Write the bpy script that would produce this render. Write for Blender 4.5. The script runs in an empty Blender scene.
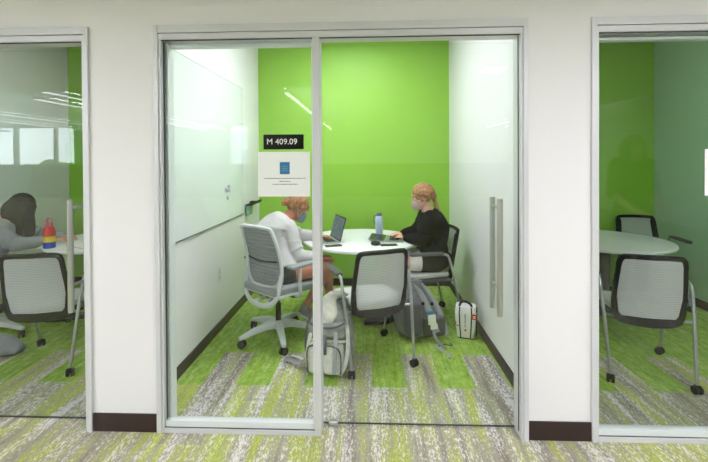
import bpy, bmesh, math, random
from mathutils import Vector, Matrix, Euler
random.seed(7)
PI = math.pi
scene = bpy.context.scene
col = scene.collection
V = Vector

# ------------------------------------------------------------------ materials
def lin(c):
    return tuple((x/255/12.92 if x/255 <= .04045 else ((x/255+.055)/1.055)**2.4) for x in c)

def mat(name, rgb, rough=.6, metal=0., spec=.5, bump=0., bscale=60., var=0., vscale=6., coat=0., emit=0., sheen=0., wave=None):
    m = bpy.data.materials.new(name); m.use_nodes = True
    nt = m.node_tree; n = nt.nodes; l = nt.links
    b = n['Principled BSDF']; c = lin(rgb)
    b.inputs['Base Color'].default_value = (*c, 1)
    b.inputs['Roughness'].default_value = rough
    b.inputs['Metallic'].default_value = metal
    b.inputs['Specular IOR Level'].default_value = spec
    b.inputs['Coat Weight'].default_value = coat
    b.inputs['Sheen Weight'].default_value = sheen
    tc = n.new('ShaderNodeTexCoord')
    if emit:
        b.inputs['Emission Color'].default_value = (*c, 1); b.inputs['Emission Strength'].default_value = emit
    if var:
        t = n.new('ShaderNodeTexNoise'); t.inputs['Scale'].default_value = vscale; t.inputs['Detail'].default_value = 5
        l.new(tc.outputs['Object'], t.inputs['Vector'])
        r = n.new('ShaderNodeMapRange'); r.inputs['From Min'].default_value = .3; r.inputs['From Max'].default_value = .7
        r.inputs['To Min'].default_value = 1-var; r.inputs['To Max'].default_value = 1+var
        l.new(t.outputs['Fac'], r.inputs['Value'])
        h = n.new('ShaderNodeHueSaturation'); h.inputs['Color'].default_value = (*c, 1)
        l.new(r.outputs['Result'], h.inputs['Value']); l.new(h.outputs['Color'], b.inputs['Base Color'])
    if bump:
        if wave:
            t2 = n.new('ShaderNodeTexWave'); t2.bands_direction = wave; t2.inputs['Scale'].default_value = bscale
            t2.inputs['Distortion'].default_value = .6
        else:
            t2 = n.new('ShaderNodeTexNoise'); t2.inputs['Scale'].default_value = bscale; t2.inputs['Detail'].default_value = 4
        l.new(tc.outputs['Object'], t2.inputs['Vector'])
        bp = n.new('ShaderNodeBump'); bp.inputs['Strength'].default_value = bump; bp.inputs['Distance'].default_value = .01
        l.new(t2.outputs['Fac'], bp.inputs['Height']); l.new(bp.outputs['Normal'], b.inputs['Normal'])
    return m

M = {}
M['wall'] = mat('wall_paint', (240,237,240), .7, bump=.04, bscale=250)
M['roomwall'] = mat('room_wall_paint', (236,234,234), .45, bump=.03, bscale=250)
M['green'] = mat('green_paint', (146,200,66), .5, bump=.03, bscale=250)
M['frame'] = mat('aluminium_frame', (214,214,218), .45, metal=.12)
M['stop'] = mat('aluminium_stop', (226,230,232), .4, metal=.05)
M['gasket'] = mat('gasket', (62,64,66), .6)
M['base'] = mat('baseboard_vinyl', (46,30,28), .5)
M['ceil'] = mat('ceiling_tile', (236,238,232), .9, bump=.1, bscale=180)
M['grid'] = mat('ceiling_grid', (200,202,200), .5)
M['steel'] = mat('brushed_steel', (196,196,196), .32, metal=1.)
M['chrome'] = mat('silver_tube', (178,178,180), .28, metal=.85)
M['black'] = mat('black_plastic', (12,12,13), .5, spec=.25)
M['rubber'] = mat('black_rubber', (14,14,15), .7)
M['white'] = mat('white_laminate', (242,243,242), .35)
M['whitepl'] = mat('white_plastic', (222,224,226), .4)
M['board'] = mat('whiteboard_enamel', (236,241,240), .12, coat=.3)
M['cushion'] = mat('pale_cushion', (205,205,200), .85, bump=.15, bscale=300, sheen=.2)
M['greycush'] = mat('grey_cushion', (150,154,160), .85, bump=.2, bscale=300, sheen=.2)
M['lgreypl'] = mat('pale_grey_plastic', (218,221,224), .45)
M['armpad'] = mat('grey_arm_pad', (84,86,88), .6)
M['darkgrey'] = mat('dark_grey_metal', (70,72,75), .4, metal=.5)
M['paper'] = mat('paper', (245,245,245), .7)
M['ink'] = mat('ink', (120,120,124), .7)
M['blue'] = mat('blue_print', (35,105,150), .6)
M['letter'] = mat('white_letter', (240,240,240), .6)
M['signblk'] = mat('sign_black', (10,10,12), .5, spec=.2)
M['skin'] = mat('fair_skin', (226,172,148), .55, var=.05, vscale=14)
M['skin2'] = mat('tan_skin', (186,122,94), .55, var=.05, vscale=14)
M['hairginger'] = mat('ginger_hair', (158,108,66), .55, var=.75, vscale=42, bump=.7, bscale=90)
M['hairblond'] = mat('blond_hair', (168,124,84), .55, var=.55, vscale=42, bump=.7, bscale=90)
M['hairbrown'] = mat('brown_hair', (34,26,22), .45, var=.4, vscale=25, bump=.5, bscale=90)
M['hairdark'] = mat('dark_hair', (30,24,22), .45, var=.3, vscale=25, bump=.5, bscale=90)
M['sweatwhite'] = mat('pale_knit', (198,196,195), .9, var=.06, vscale=12, bump=.35, bscale=35, sheen=.3)
M['sweatgrey'] = mat('grey_knit', (158,162,166), .9, var=.08, vscale=12, bump=.35, bscale=35, sheen=.3)
M['jumper'] = mat('black_knit', (14,14,16), .95, spec=.15, var=.2, vscale=16, bump=.35, bscale=35)
M['shorts'] = mat('dark_shorts', (66,68,70), .85, var=.3, vscale=30, bump=.2)
M['whiteshorts'] = mat('white_shorts', (236,232,226), .85, bump=.2)
M['jeans'] = mat('dark_denim', (48,54,66), .85, var=.2, vscale=30)
M['maskblue'] = mat('blue_mask', (140,190,222), .8, bump=.3, bscale=50)
M['maskpink'] = mat('pale_pink_mask', (232,208,206), .8, bump=.3, bscale=50)
M['shoegrey'] = mat('grey_shoe', (140,140,142), .7, var=.2, vscale=40)
M['shoeblk'] = mat('black_shoe', (28,28,32), .6)
M['sole'] = mat('white_sole', (220,220,216), .6)
M['eye'] = mat('eye', (30,26,22), .2)
M['cream'] = mat('cream_pack_cloth', (216,213,204), .85, var=.2, vscale=16, bump=.3, bscale=50)
M['creamgrey'] = mat('grey_pack_cloth', (136,137,134), .85, var=.45, vscale=14, bump=.3, bscale=50)
M['pack'] = mat('charcoal_pack_cloth', (122,124,130), .85, var=.25, vscale=18, bump=.35, bscale=45)
M['packmid'] = mat('mid_grey_strap', (160,162,166), .85, bump=.3, bscale=80)
M['packdark'] = mat('dark_pack_cloth', (84,86,90), .85, bump=.35, bscale=45)
M['tagblue'] = mat('tag_blue', (70,150,190), .6)
M['bagwhite'] = mat('white_bag_cloth', (236,234,232), .6, bump=.15, bscale=30)
M['red'] = mat('red_print', (196,40,44), .6)
M['bottle'] = mat('pale_blue_bottle', (196,214,238), .35, var=.12, vscale=12)
M['caprgrey'] = mat('grey_cap', (92,98,104), .5)
M['laptopcase'] = mat('laptop_silver', (158,162,164), .35, metal=.6)
M['laptopdk'] = mat('laptop_dark', (40,42,46), .4, metal=.3)
M['keys'] = mat('laptop_keys', (30,30,32), .5)
M['phone'] = mat('phone_glass', (16,16,18), .15)
M['outlet'] = mat('outlet_plastic', (226,226,222), .4)
M['yellow'] = mat('yellow_band', (232,200,40), .4)
M['redband'] = mat('red_band', (206,40,50), .4)
M['blueband'] = mat('blue_band', (30,60,170), .4)
M['pinklid'] = mat('pink_lid', (196,110,120), .4)
M['partition'] = mat('dark_partition', (22,24,26), .9, spec=.1)
M['bluewall'] = mat('pale_blue_wall', (150,190,205), .6)
M['bark'] = mat('bark', (90,70,55), .9)
M['leaf'] = mat('leaf', (90,130,70), .9, var=.3, vscale=2)
M['eraser'] = mat('eraser_felt', (120,160,130), .8)
M['marker'] = mat('marker_trace', (150,158,158), .7)

def emis(name, rgb, s):
    m = bpy.data.materials.new(name); m.use_nodes = True; n = m.node_tree.nodes
    n.remove(n['Principled BSDF']); e = n.new('ShaderNodeEmission')
    e.inputs['Color'].default_value = (*lin(rgb), 1); e.inputs['Strength'].default_value = s
    m.node_tree.links.new(e.outputs[0], n['Material Output'].inputs['Surface']); return m
M['lamp'] = emis('pendant_diffuser', (246,249,255), 15.)
M['panel'] = emis('panel_diffuser', (244,243,255), 20.)
M['dimpanel'] = emis('dim_panel_diffuser', (248,250,255), 20.)
M['uplamp'] = emis('pendant_uplight', (246,249,255), 90.)
M['corrpanel'] = emis('corridor_panel_diffuser', (243,243,255), 82.)

def glass(name, tint, ior, rough=0.):
    m = bpy.data.materials.new(name); m.use_nodes = True; n = m.node_tree.nodes; l = m.node_tree.links
    n.remove(n['Principled BSDF'])
    t = n.new('ShaderNodeBsdfTransparent'); t.inputs[0].default_value = (*tint, 1)
    g = n.new('ShaderNodeBsdfGlossy'); g.inputs['Roughness'].default_value = rough
    f = n.new('ShaderNodeFresnel')
    ge = n.new('ShaderNodeNewGeometry'); mr = n.new('ShaderNodeMapRange')       # both faces of the pane reflect alike
    mr.inputs['To Min'].default_value = ior; mr.inputs['To Max'].default_value = 1/ior
    l.new(ge.outputs['Backfacing'], mr.inputs['Value']); l.new(mr.outputs[0], f.inputs['IOR'])
    mx = n.new('ShaderNodeMixShader')
    l.new(f.outputs[0], mx.inputs[0]); l.new(t.outputs[0], mx.inputs[1]); l.new(g.outputs[0], mx.inputs[2])
    l.new(mx.outputs[0], n['Material Output'].inputs['Surface']); return m
M['glass'] = glass('clear_glazing', (.965,.985,.975), 1.43)
M['winglass'] = glass('window_glass', (.95,.97,.97), 1.3)

def carpet():
    m = bpy.data.materials.new('plank_carpet'); m.use_nodes = True; nt = m.node_tree; n = nt.nodes; l = nt.links
    b = n['Principled BSDF']; b.inputs['Roughness'].default_value = .95; b.inputs['Specular IOR Level'].default_value = .1
    tc = n.new('ShaderNodeTexCoord'); sp = n.new('ShaderNodeSeparateXYZ'); l.new(tc.outputs['Object'], sp.inputs[0])
    def mth(op, a, b_=None, c=None):
        x = n.new('ShaderNodeMath'); x.operation = op
        for i, v in enumerate((a, b_, c)):
            if v is None: continue
            if isinstance(v, (int, float)): x.inputs[i].default_value = v
            else: l.new(v, x.inputs[i])
        return x.outputs[0]
    X, Y = sp.outputs[0], sp.outputs[1]
    u = mth('FLOOR', mth('ADD', mth('DIVIDE', mth('SUBTRACT', X, .24), .2286), 100.))
    off = mth('MULTIPLY', mth('FRACT', mth('MULTIPLY', u, .618)), 1.)
    v = mth('FLOOR', mth('ADD', mth('DIVIDE', mth('ADD', Y, 30.), 1.), off))
    cb = n.new('ShaderNodeCombineXYZ'); l.new(u, cb.inputs[0]); l.new(v, cb.inputs[1])
    wn = n.new('ShaderNodeTexWhiteNoise'); wn.noise_dimensions = '2D'; l.new(cb.outputs[0], wn.inputs['Vector'])
    def noise(sx, sy, det=4, rough=.6, seed=0.):
        mp = n.new('ShaderNodeMapping'); mp.inputs['Scale'].default_value = (sx, sy, 1); mp.inputs['Location'].default_value = (seed, seed*2, 0)
        l.new(tc.outputs['Object'], mp.inputs[0])
        t = n.new('ShaderNodeTexNoise'); t.inputs['Scale'].default_value = 1; t.inputs['Detail'].default_value = det; t.inputs['Roughness'].default_value = rough
        l.new(mp.outputs[0], t.inputs['Vector']); return t.outputs['Fac']
    def ramp(fac, stops):
        r = n.new('ShaderNodeValToRGB'); e = r.color_ramp.elements
        while len(e) < len(stops): e.new(.5)
        for q, (p, c) in zip(e, stops): q.position = p; q.color = (*lin(c), 1)
        l.new(fac, r.inputs[0]); return r.outputs[0]
    def mix(fac, a, b_):
        x = n.new('ShaderNodeMix'); x.data_type = 'RGBA'
        if isinstance(fac, (int, float)): x.inputs[0].default_value = fac
        else: l.new(fac, x.inputs[0])
        l.new(a, x.inputs[6]); l.new(b_, x.inputs[7]); return x.outputs[2]
    def smooth(v_, lo, hi):
        r = n.new('ShaderNodeMapRange'); r.inputs['From Min'].default_value = lo; r.inputs['From Max'].default_value = hi
        l.new(v_, r.inputs['Value']); return r.outputs[0]
    def rgb(c):
        r = n.new('ShaderNodeRGB'); r.outputs[0].default_value = (*lin(c), 1); return r.outputs[0]
    wide = noise(14, 1.1, 3, .6, 3.)         # lengthwise colour bands
    thin = noise(30, 2.6, 4, .7, 7.)
    fine = noise(170, 70, 3, .75, 9.)
    speck = noise(95, 34, 3, .7, 5.)
    mott = noise(22, 12, 4, .7, 13.)
    shift = mth('MULTIPLY', mth('SUBTRACT', wn.outputs['Value'], .5), .10)
    k = mth('ADD', mth('ADD', mth('MULTIPLY', wide, .62), mth('MULTIPLY', thin, .38)), shift)
    base = ramp(k, [(.36, (142,133,121)), (.45, (168,161,148)), (.50, (176,172,140)), (.55, (176,178,100)), (.66, (186,198,96))])
    # lime yarn showing in the olive bands
    lm = mth('MULTIPLY', smooth(mth('ADD', speck, mth('MULTIPLY', k, .5)), .76, .86), .75)
    base = mix(lm, base, rgb((190,208,92)))
    # pale lilac yarn gathered in other bands
    w2 = noise(11, 1.0, 3, .6, 41.)
    pl = mth('ADD', mth('MULTIPLY', speck, .5), mth('MULTIPLY', mth('ADD', mth('MULTIPLY', w2, .7), mth('MULTIPLY', thin, .3)), .62))
    base = mix(mth('MULTIPLY', smooth(pl, .565, .64), .85), base, rgb((238,232,236)))
    # taupe yarn
    base = mix(mth('MULTIPLY', smooth(mth('ADD', fine, mth('MULTIPLY', mott, .3)), .60, .76), .35), base, rgb((112,106,92)))
    # green planks further inside the rooms
    green = ramp(mth('ADD', mth('ADD', mth('MULTIPLY', mott, .4), mth('MULTIPLY', fine, .3)), mth('MULTIPLY', thin, .3)), [(.36, (96,126,44)), (.47, (138,174,62)), (.54, (160,192,84)), (.62, (200,216,132))])
    c1 = n.new('ShaderNodeCombineXYZ'); l.new(u, c1.inputs[0])
    wu = n.new('ShaderNodeTexWhiteNoise'); wu.noise_dimensions = '2D'; l.new(c1.outputs[0], wu.inputs['Vector'])
    # every other column of planks stays grey for longer
    par = mth('LESS_THAN', mth('FRACT', mth('MULTIPLY', mth('ADD', u, .1), .5)), .3)
    edge = mth('ADD', mth('MULTIPLY', par, .45), .46)
    gm = smooth(mth('SUBTRACT', mth('ADD', Y, mth('MULTIPLY', fine, .05)), edge), .015, .04)
    gm = mth('MULTIPLY', gm, .96)
    out = mix(gm, base, green)
    l.new(out, b.inputs['Base Color'])
    bp = n.new('ShaderNodeBump'); bp.inputs['Strength'].default_value = .4; bp.inputs['Distance'].default_value = .004
    l.new(fine, bp.inputs['Height']); l.new(bp.outputs[0], b.inputs['Normal'])
    return m
M['carpet'] = carpet()

def mesh_fabric(name, rgb, dens=.62, bands=True):
    """see-through woven chair back: fine stripes of thread and hole"""
    m = bpy.data.materials.new(name); m.use_nodes = True; nt = m.node_tree; n = nt.nodes; l = nt.links
    b = n['Principled BSDF']; b.inputs['Base Color'].default_value = (*lin(rgb), 1); b.inputs['Roughness'].default_value = .7
    tc = n.new('ShaderNodeTexCoord')
    w = n.new('ShaderNodeTexWave'); w.bands_direction = 'Z'; w.inputs['Scale'].default_value = 26
    l.new(tc.outputs['Object'], w.inputs['Vector'])
    r = n.new('ShaderNodeMapRange'); r.inputs['To Min'].default_value = dens; r.inputs['To Max'].default_value = min(1, dens+.22)
    l.new(w.outputs['Fac'], r.inputs['Value'])
    t = n.new('ShaderNodeBsdfTransparent'); mx = n.new('ShaderNodeMixShader')
    l.new(r.outputs[0], mx.inputs[0]); l.new(t.outputs[0], mx.inputs[1]); l.new(b.outputs[0], mx.inputs[2])
    l.new(mx.outputs[0], n['Material Output'].inputs['Surface'])
    return m
M['mesh'] = mesh_fabric('pale_mesh', (206,206,209), .6)
M['meshgrey'] = mat('grey_slat_mesh', (146,150,156), .7, var=.1, vscale=10)

def screen_mat():
    m = bpy.data.materials.new('lit_screen'); m.use_nodes = True; nt = m.node_tree; n = nt.nodes; l = nt.links
    b = n['Principled BSDF']; b.inputs['Base Color'].default_value = (.01,.01,.015,1); b.inputs['Roughness'].default_value = .2
    tc = n.new('ShaderNodeTexCoord'); t = n.new('ShaderNodeTexNoise'); t.inputs['Scale'].default_value = 22
    l.new(tc.outputs['Object'], t.inputs['Vector'])
    r = n.new('ShaderNodeValToRGB'); r.color_ramp.elements[0].position = .35; r.color_ramp.elements[0].color = (*lin((72,84,112)), 1)
    r.color_ramp.elements[1].position = .65; r.color_ramp.elements[1].color = (*lin((112,118,138)), 1)
    l.new(t.outputs['Fac'], r.inputs[0]); l.new(r.outputs[0], b.inputs['Emission Color']); b.inputs['Emission Strength'].default_value = .7
    return m
M['screen'] = screen_mat()

# ------------------------------------------------------------------ mesh builder
def catmull(pts, k=6, closed=False):
    P = [V(p) for p in pts]; out = []; n = len(P)
    rng = n if closed else n-1
    for i in range(rng):
        if closed: a, b, c, d = P[i-1], P[i], P[(i+1) % n], P[(i+2) % n]
        else: a, b, c, d = P[max(i-1, 0)], P[i], P[i+1], P[min(i+2, n-1)]
        for j in range(k):
            t = j/k
            out.append(.5*((2*b)+(-a+c)*t+(2*a-5*b+4*c-d)*t*t+(-a+3*b-3*c+d)*t**3))
    if not closed: out.append(P[-1])
    return out

class MB:
    def __init__(s): s.bm = bmesh.new()
    def box(s, x0, x1, y0, y1, z0, z1, bev=0., mtx=None, seg=2):
        r = bmesh.ops.create_cube(s.bm, size=1)
        vs = r['verts']
        for v in vs: v.co = V(((x0+x1)/2+v.co.x*(x1-x0), (y0+y1)/2+v.co.y*(y1-y0), (z0+z1)/2+v.co.z*(z1-z0)))
        if bev:
            es = list({e for v in vs for e in v.link_edges})
            rr = bmesh.ops.bevel(s.bm, geom=es, offset=bev, segments=seg, affect='EDGES', profile=.6)
            vs = list({v for f in rr['faces'] for v in f.verts} | {v for v in vs if v.is_valid})
        if mtx:
            for v in vs: v.co = mtx @ v.co
        return s
    def rings(s, rings, cap=True, closed=False):
        R = [[s.bm.verts.new(p) for p in r] for r in rings]
        k = len(R[0]); m = len(R)
        for i in range(m if closed else m-1):
            A, B = R[i], R[(i+1) % m]
            for j in range(k):
                s.bm.faces.new((A[j], A[(j+1) % k], B[(j+1) % k], B[j]))
        if cap and not closed:
            s.bm.faces.new(list(reversed(R[0]))); s.bm.faces.new(R[-1])
        return s
    def tube(s, pts, r, n=10, closed=False, flat=None, ref=None):
        """swept tube; r number or list; flat=(a,b) elliptical scale with ref direction for the a axis"""
        P = [V(p) for p in pts]; m = len(P); rr = r if isinstance(r, (list, tuple)) else [r]*m
        up = V(ref) if ref else None; rings = []; prev = None
        for i in range(m):
            if closed: t = P[(i+1) % m]-P[i-1]
            else: t = P[min(i+1, m-1)]-P[max(i-1, 0)]
            if t.length < 1e-9: t = V((0,0,1))
            t.normalize()
            if up is not None:
                a = up-t*up.dot(t)
            elif prev is None:
                a = V((0,0,1)) if abs(t.z) < .9 else V((1,0,0)); a = a-t*a.dot(t)
            else: a = prev-t*prev.dot(t)
            if a.length < 1e-6: a = V((1,0,0))-t*t.x
            a.normalize(); prev = a; b = t.cross(a)
            fa, fb = flat if flat else (1, 1)
            rings.append([P[i]+(a*math.cos(q)*fa+b*math.sin(q)*fb)*rr[i] for q in [2*PI*k/n for k in range(n)]])
        return s.rings(rings, closed=closed)
    def limb(s, pts, radii, n=16, k=5, flat=None, ref=None):
        """rounded-ended tapering limb"""
        P = catmull(pts, k); m = len(P); R = []
        for i in range(m):
            t = i/k; a = min(int(t), len(radii)-1); b = min(a+1, len(radii)-1); f = t-a
            f = f*f*(3-2*f)
            R.append(radii[a]*(1-f)+radii[b]*f)
        t0 = (P[1]-P[0]).normalized(); t1 = (P[-1]-P[-2]).normalized()
        pre = [(P[0]-t0*R[0]*q, R[0]*math.sqrt(max(0, 1-q*q))) for q in (.98, .85, .6, .3)]
        post = [(P[-1]+t1*R[-1]*q, R[-1]*math.sqrt(max(0, 1-q*q))) for q in (.3, .6, .85, .98)]
        PP = [p for p, _ in pre]+P+[p for p, _ in post]; RR = [r for _, r in pre]+R+[r for _, r in post]
        return s.tube(PP, RR, n, flat=flat, ref=ref)
    def ell(s, c, rx, ry, rz, mtx=None, u=20, v=14):
        r = bmesh.ops.create_uvsphere(s.bm, u_segments=u, v_segments=v, radius=1)
        for w in r['verts']:
            w.co = V((w.co.x*rx, w.co.y*ry, w.co.z*rz))
            if mtx: w.co = mtx @ w.co
            w.co += V(c)
        return r['verts']
    def lathe(s, prof, c=(0,0,0), n=32, axis=None):
        rings = [[V((math.cos(2*PI*k/n)*r, math.sin(2*PI*k/n)*r, z)) for k in range(n)] for r, z in prof]
        if axis:
            q = V((0,0,1)).rotation_difference(V(axis)); rings = [[q @ p for p in r] for r in rings]
        return s.rings([[p+V(c) for p in r] for r in rings])
    def cyl(s, a, b, r, n=16): return s.tube([a, b], r, n)
    def prism(s, poly, h, mtx=None):
        """poly in local XY, extruded by h in Z"""
        a = [V((x, y, 0)) for x, y in poly]; b = [V((x, y, h)) for x, y in poly]
        if mtx: a = [mtx @ p for p in a]; b = [mtx @ p for p in b]
        return s.rings([a, b])
    def build(s, name, m, parent=None, smooth=True, off=None):
        bmesh.ops.recalc_face_normals(s.bm, faces=s.bm.faces)
        if off is not None:
            for v in s.bm.verts: v.co -= V(off)
        me = bpy.data.meshes.new(name); s.bm.to_mesh(me); s.bm.free()
        me.materials.append(m); me.polygons.foreach_set('use_smooth', [smooth]*len(me.polygons))
        if smooth and hasattr(me, 'set_sharp_from_angle'): me.set_sharp_from_angle(angle=math.radians(38))
        o = bpy.data.objects.new(name, me); col.objects.link(o)
        if parent: o.parent = parent
        return o
    def skin(s, name, m, parent=None, voxel=.006, it=6, off=None, fac=.6, cut=None):
        """fuse all the overlapping shapes into one continuous surface"""
        o = s.build(name, m, None, True, off)
        md = o.modifiers.new('r', 'REMESH'); md.mode = 'VOXEL'; md.voxel_size = voxel; md.use_smooth_shade = True
        if it:
            sm = o.modifiers.new('s', 'SMOOTH'); sm.iterations = it; sm.factor = fac
        bpy.context.view_layer.update()
        dg = bpy.context.evaluated_depsgraph_get()
        me = bpy.data.meshes.new_from_object(o.evaluated_get(dg)); old = o.data
        o.modifiers.clear(); o.data = me; bpy.data.meshes.remove(old)
        if cut:
            b = bmesh.new(); b.from_mesh(me)
            dl = [v for v in b.verts if cut(v.co + (V(off) if off is not None else V((0,0,0))))]
            bmesh.ops.delete(b, geom=dl, context='VERTS'); b.to_mesh(me); b.free()
        if not me.materials: me.materials.append(m)
        me.polygons.foreach_set('use_smooth', [True]*len(me.polygons))
        if parent: o.parent = parent
        return o

def tag(o, label=None, cat=None, group=None, kind=None):
    if label: o['label'] = label
    if cat: o['category'] = cat
    if group: o['group'] = group
    if kind: o['kind'] = kind
    return o
def thing(name, label, cat, loc=(0,0,0), rz=0., group=None):
    o = bpy.data.objects.new(name, None); o.empty_display_size = .1; col.objects.link(o)
    o.location = loc; o.rotation_euler = (0, 0, rz)
    return tag(o, label, cat, group)
def struct(name, mb, m, smooth=False, label=None):
    o = mb.build(name, m, None, smooth); o['kind'] = 'structure'
    if label: o['label'] = label
    return o
def copy_tree(o, parent=None):
    c = o.copy(); col.objects.link(c); c.parent = parent
    for ch in [x for x in bpy.data.objects if x.parent == o]: copy_tree(ch, c)
    return c
def text_mesh(s, size, m, name, mtx, parent, align='LEFT', extr=.0006):
    cu = bpy.data.curves.new(name, 'FONT'); cu.body = s; cu.size = size; cu.extrude = extr; cu.align_x = align; cu.align_y = 'CENTER'
    cu.resolution_u = 3
    o = bpy.data.objects.new('t', cu); col.objects.link(o); bpy.context.view_layer.update()
    me = bpy.data.meshes.new_from_object(o.evaluated_get(bpy.context.evaluated_depsgraph_get()))
    bpy.data.objects.remove(o); bpy.data.curves.remove(cu)
    me.transform(mtx); me.materials.clear(); me.materials.append(m)
    r = bpy.data.objects.new(name, me); col.objects.link(r); r.parent = parent
    return r

# ------------------------------------------------------------------ the setting
RX0, RX1, RD, RH = -1.328, .949, 2.585, 2.909      # centre room
PITCH = 2.36
CH = 3.1; CX0, CX1, CY0 = -18.5, 7.0, -14.0         # open office in front of the rooms
rooms = {'centre': 0., 'left': -PITCH, 'right': PITCH}
struct('floor', MB().box(CX0, CX1, CY0, RD+.1, -.1, 0), M['carpet'])
# front wall: piers between the glazed openings, header over them
piers = [(CX0, -3.537, 'far_left'), (-1.545, -1.177, 'left'), (.84, 1.172, 'right'), (3.2, CX1, 'far_right')]
for a, b, nme in piers:
    struct('wall_front_'+nme, MB().box(a, b, 0, .1, 0, 2.246), M['wall'])
struct('wall_header', MB().box(CX0, CX1, 0, .1, 2.246, CH), M['wall'])
for a, b, nme in piers:
    struct('baseboard_front_'+nme, MB().box(a, b, -.008, .0, 0, .101, .002), M['base'])
# room partitions, back walls, ceilings, baseboards
for nme, dx in rooms.items():
    x0, x1 = RX0+dx, RX1+dx
    struct('wall_back_'+nme, MB().box(x0-.04, x1+.04, RD, RD+.1, 0, CH), M['green'])
    struct('baseboard_back_'+nme, MB().box(x0, x1, RD-.01, RD, 0, .085, .002), M['base'])
    struct('baseboard_left_'+nme, MB().box(x0, x0+.01, .1, RD-.01, 0, .085, .002), M['base'])
    struct('baseboard_right_'+nme, MB().box(x1-.01, x1, .1, RD-.01, 0, .085, .002), M['base'])
    c = struct('ceiling_'+nme, MB().box(x0, x1, .1, RD, RH, RH+.03), M['ceil'])
    g = MB(); x = x0+.15
    while x < x1:
        g.box(x, x+.024, .1, RD, RH-.004, RH); x += .6
    y = .45
    while y < RD: g.box(x0, x1, y, y+.024, RH-.004, RH); y += .6
    g.build('ceiling_grid', M['grid'], c, False)
struct('wall_partition_left', MB().box(RX0-.083, RX0, .1, RD, 0, CH), M['roomwall'])
struct('wall_partition_right', MB().box(RX1, RX1+.083, .1, RD, 0, CH), M['roomwall'])
struct('wall_partition_far_left', MB().box(RX0-PITCH-.1, RX0-PITCH, .1, RD, 0, CH), M['roomwall'])
struct('wall_partition_far_right', MB().box(RX1+PITCH, RX1+PITCH+.1, .1, RD, 0, CH), mat('pale_green_wall', (176,214,178), .5, bump=.03, bscale=250))  # pale green here, unlike the other partitions
# open office shell
struct('ceiling_office', MB().box(CX0, CX1, CY0, .1, CH, CH+.05), M['ceil'])
struct('ceiling_corridor_soffit', MB().box(CX0, CX1, -3.0, 0, 2.47, CH), M['ceil'])
struct('wall_office_left', MB().box(CX0-.1, CX0, CY0, .1, 0, CH), M['wall'])
struct('wall_office_right', MB().box(CX1, CX1+.1, CY0, .1, 0, CH), M['wall'])
WZ0, WZ1 = 1.36, 3.0
struct('wall_office_back_lower', MB().box(CX0, CX1, CY0-.1, CY0, 0, WZ0), M['partition'])
struct('wall_office_back_upper', MB().box(CX0, CX1, CY0-.1, CY0, WZ1, CH), M['wall'])
wins = [(-18.3, -15.12), (-15.0, -13.35), (-13.28, -12.45), (-5.75, -4.95)]
xs = [CX0]+[q for w in wins for q in w]+[CX1]
for i in range(0, len(xs), 2):
    struct('wall_office_back_%s' % ['corner', 'pillar', 'mullion', 'middle', 'end'][i//2], MB().box(xs[i], xs[i+1], CY0-.1, CY0, WZ0, WZ1),
           M['bluewall'] if i//2 == 3 else M['wall'])
for i, (a, b) in enumerate(wins):
    g = MB().box(a, b, CY0-.06, CY0-.05, WZ0, WZ1)
    w = struct('window_%d' % (i+1), g, M['winglass'])
    f = MB()
    f.box(a, a+.05, CY0-.08, CY0+.01, WZ0, WZ1).box(b-.05, b, CY0-.08, CY0+.01, WZ0, WZ1).box(a, b, CY0-.08, CY0+.01, WZ0, WZ0+.05).box(a, b, CY0-.08, CY0+.01, WZ1-.05, WZ1)
    f.build('window_frame', M['frame'], w, False)

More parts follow.
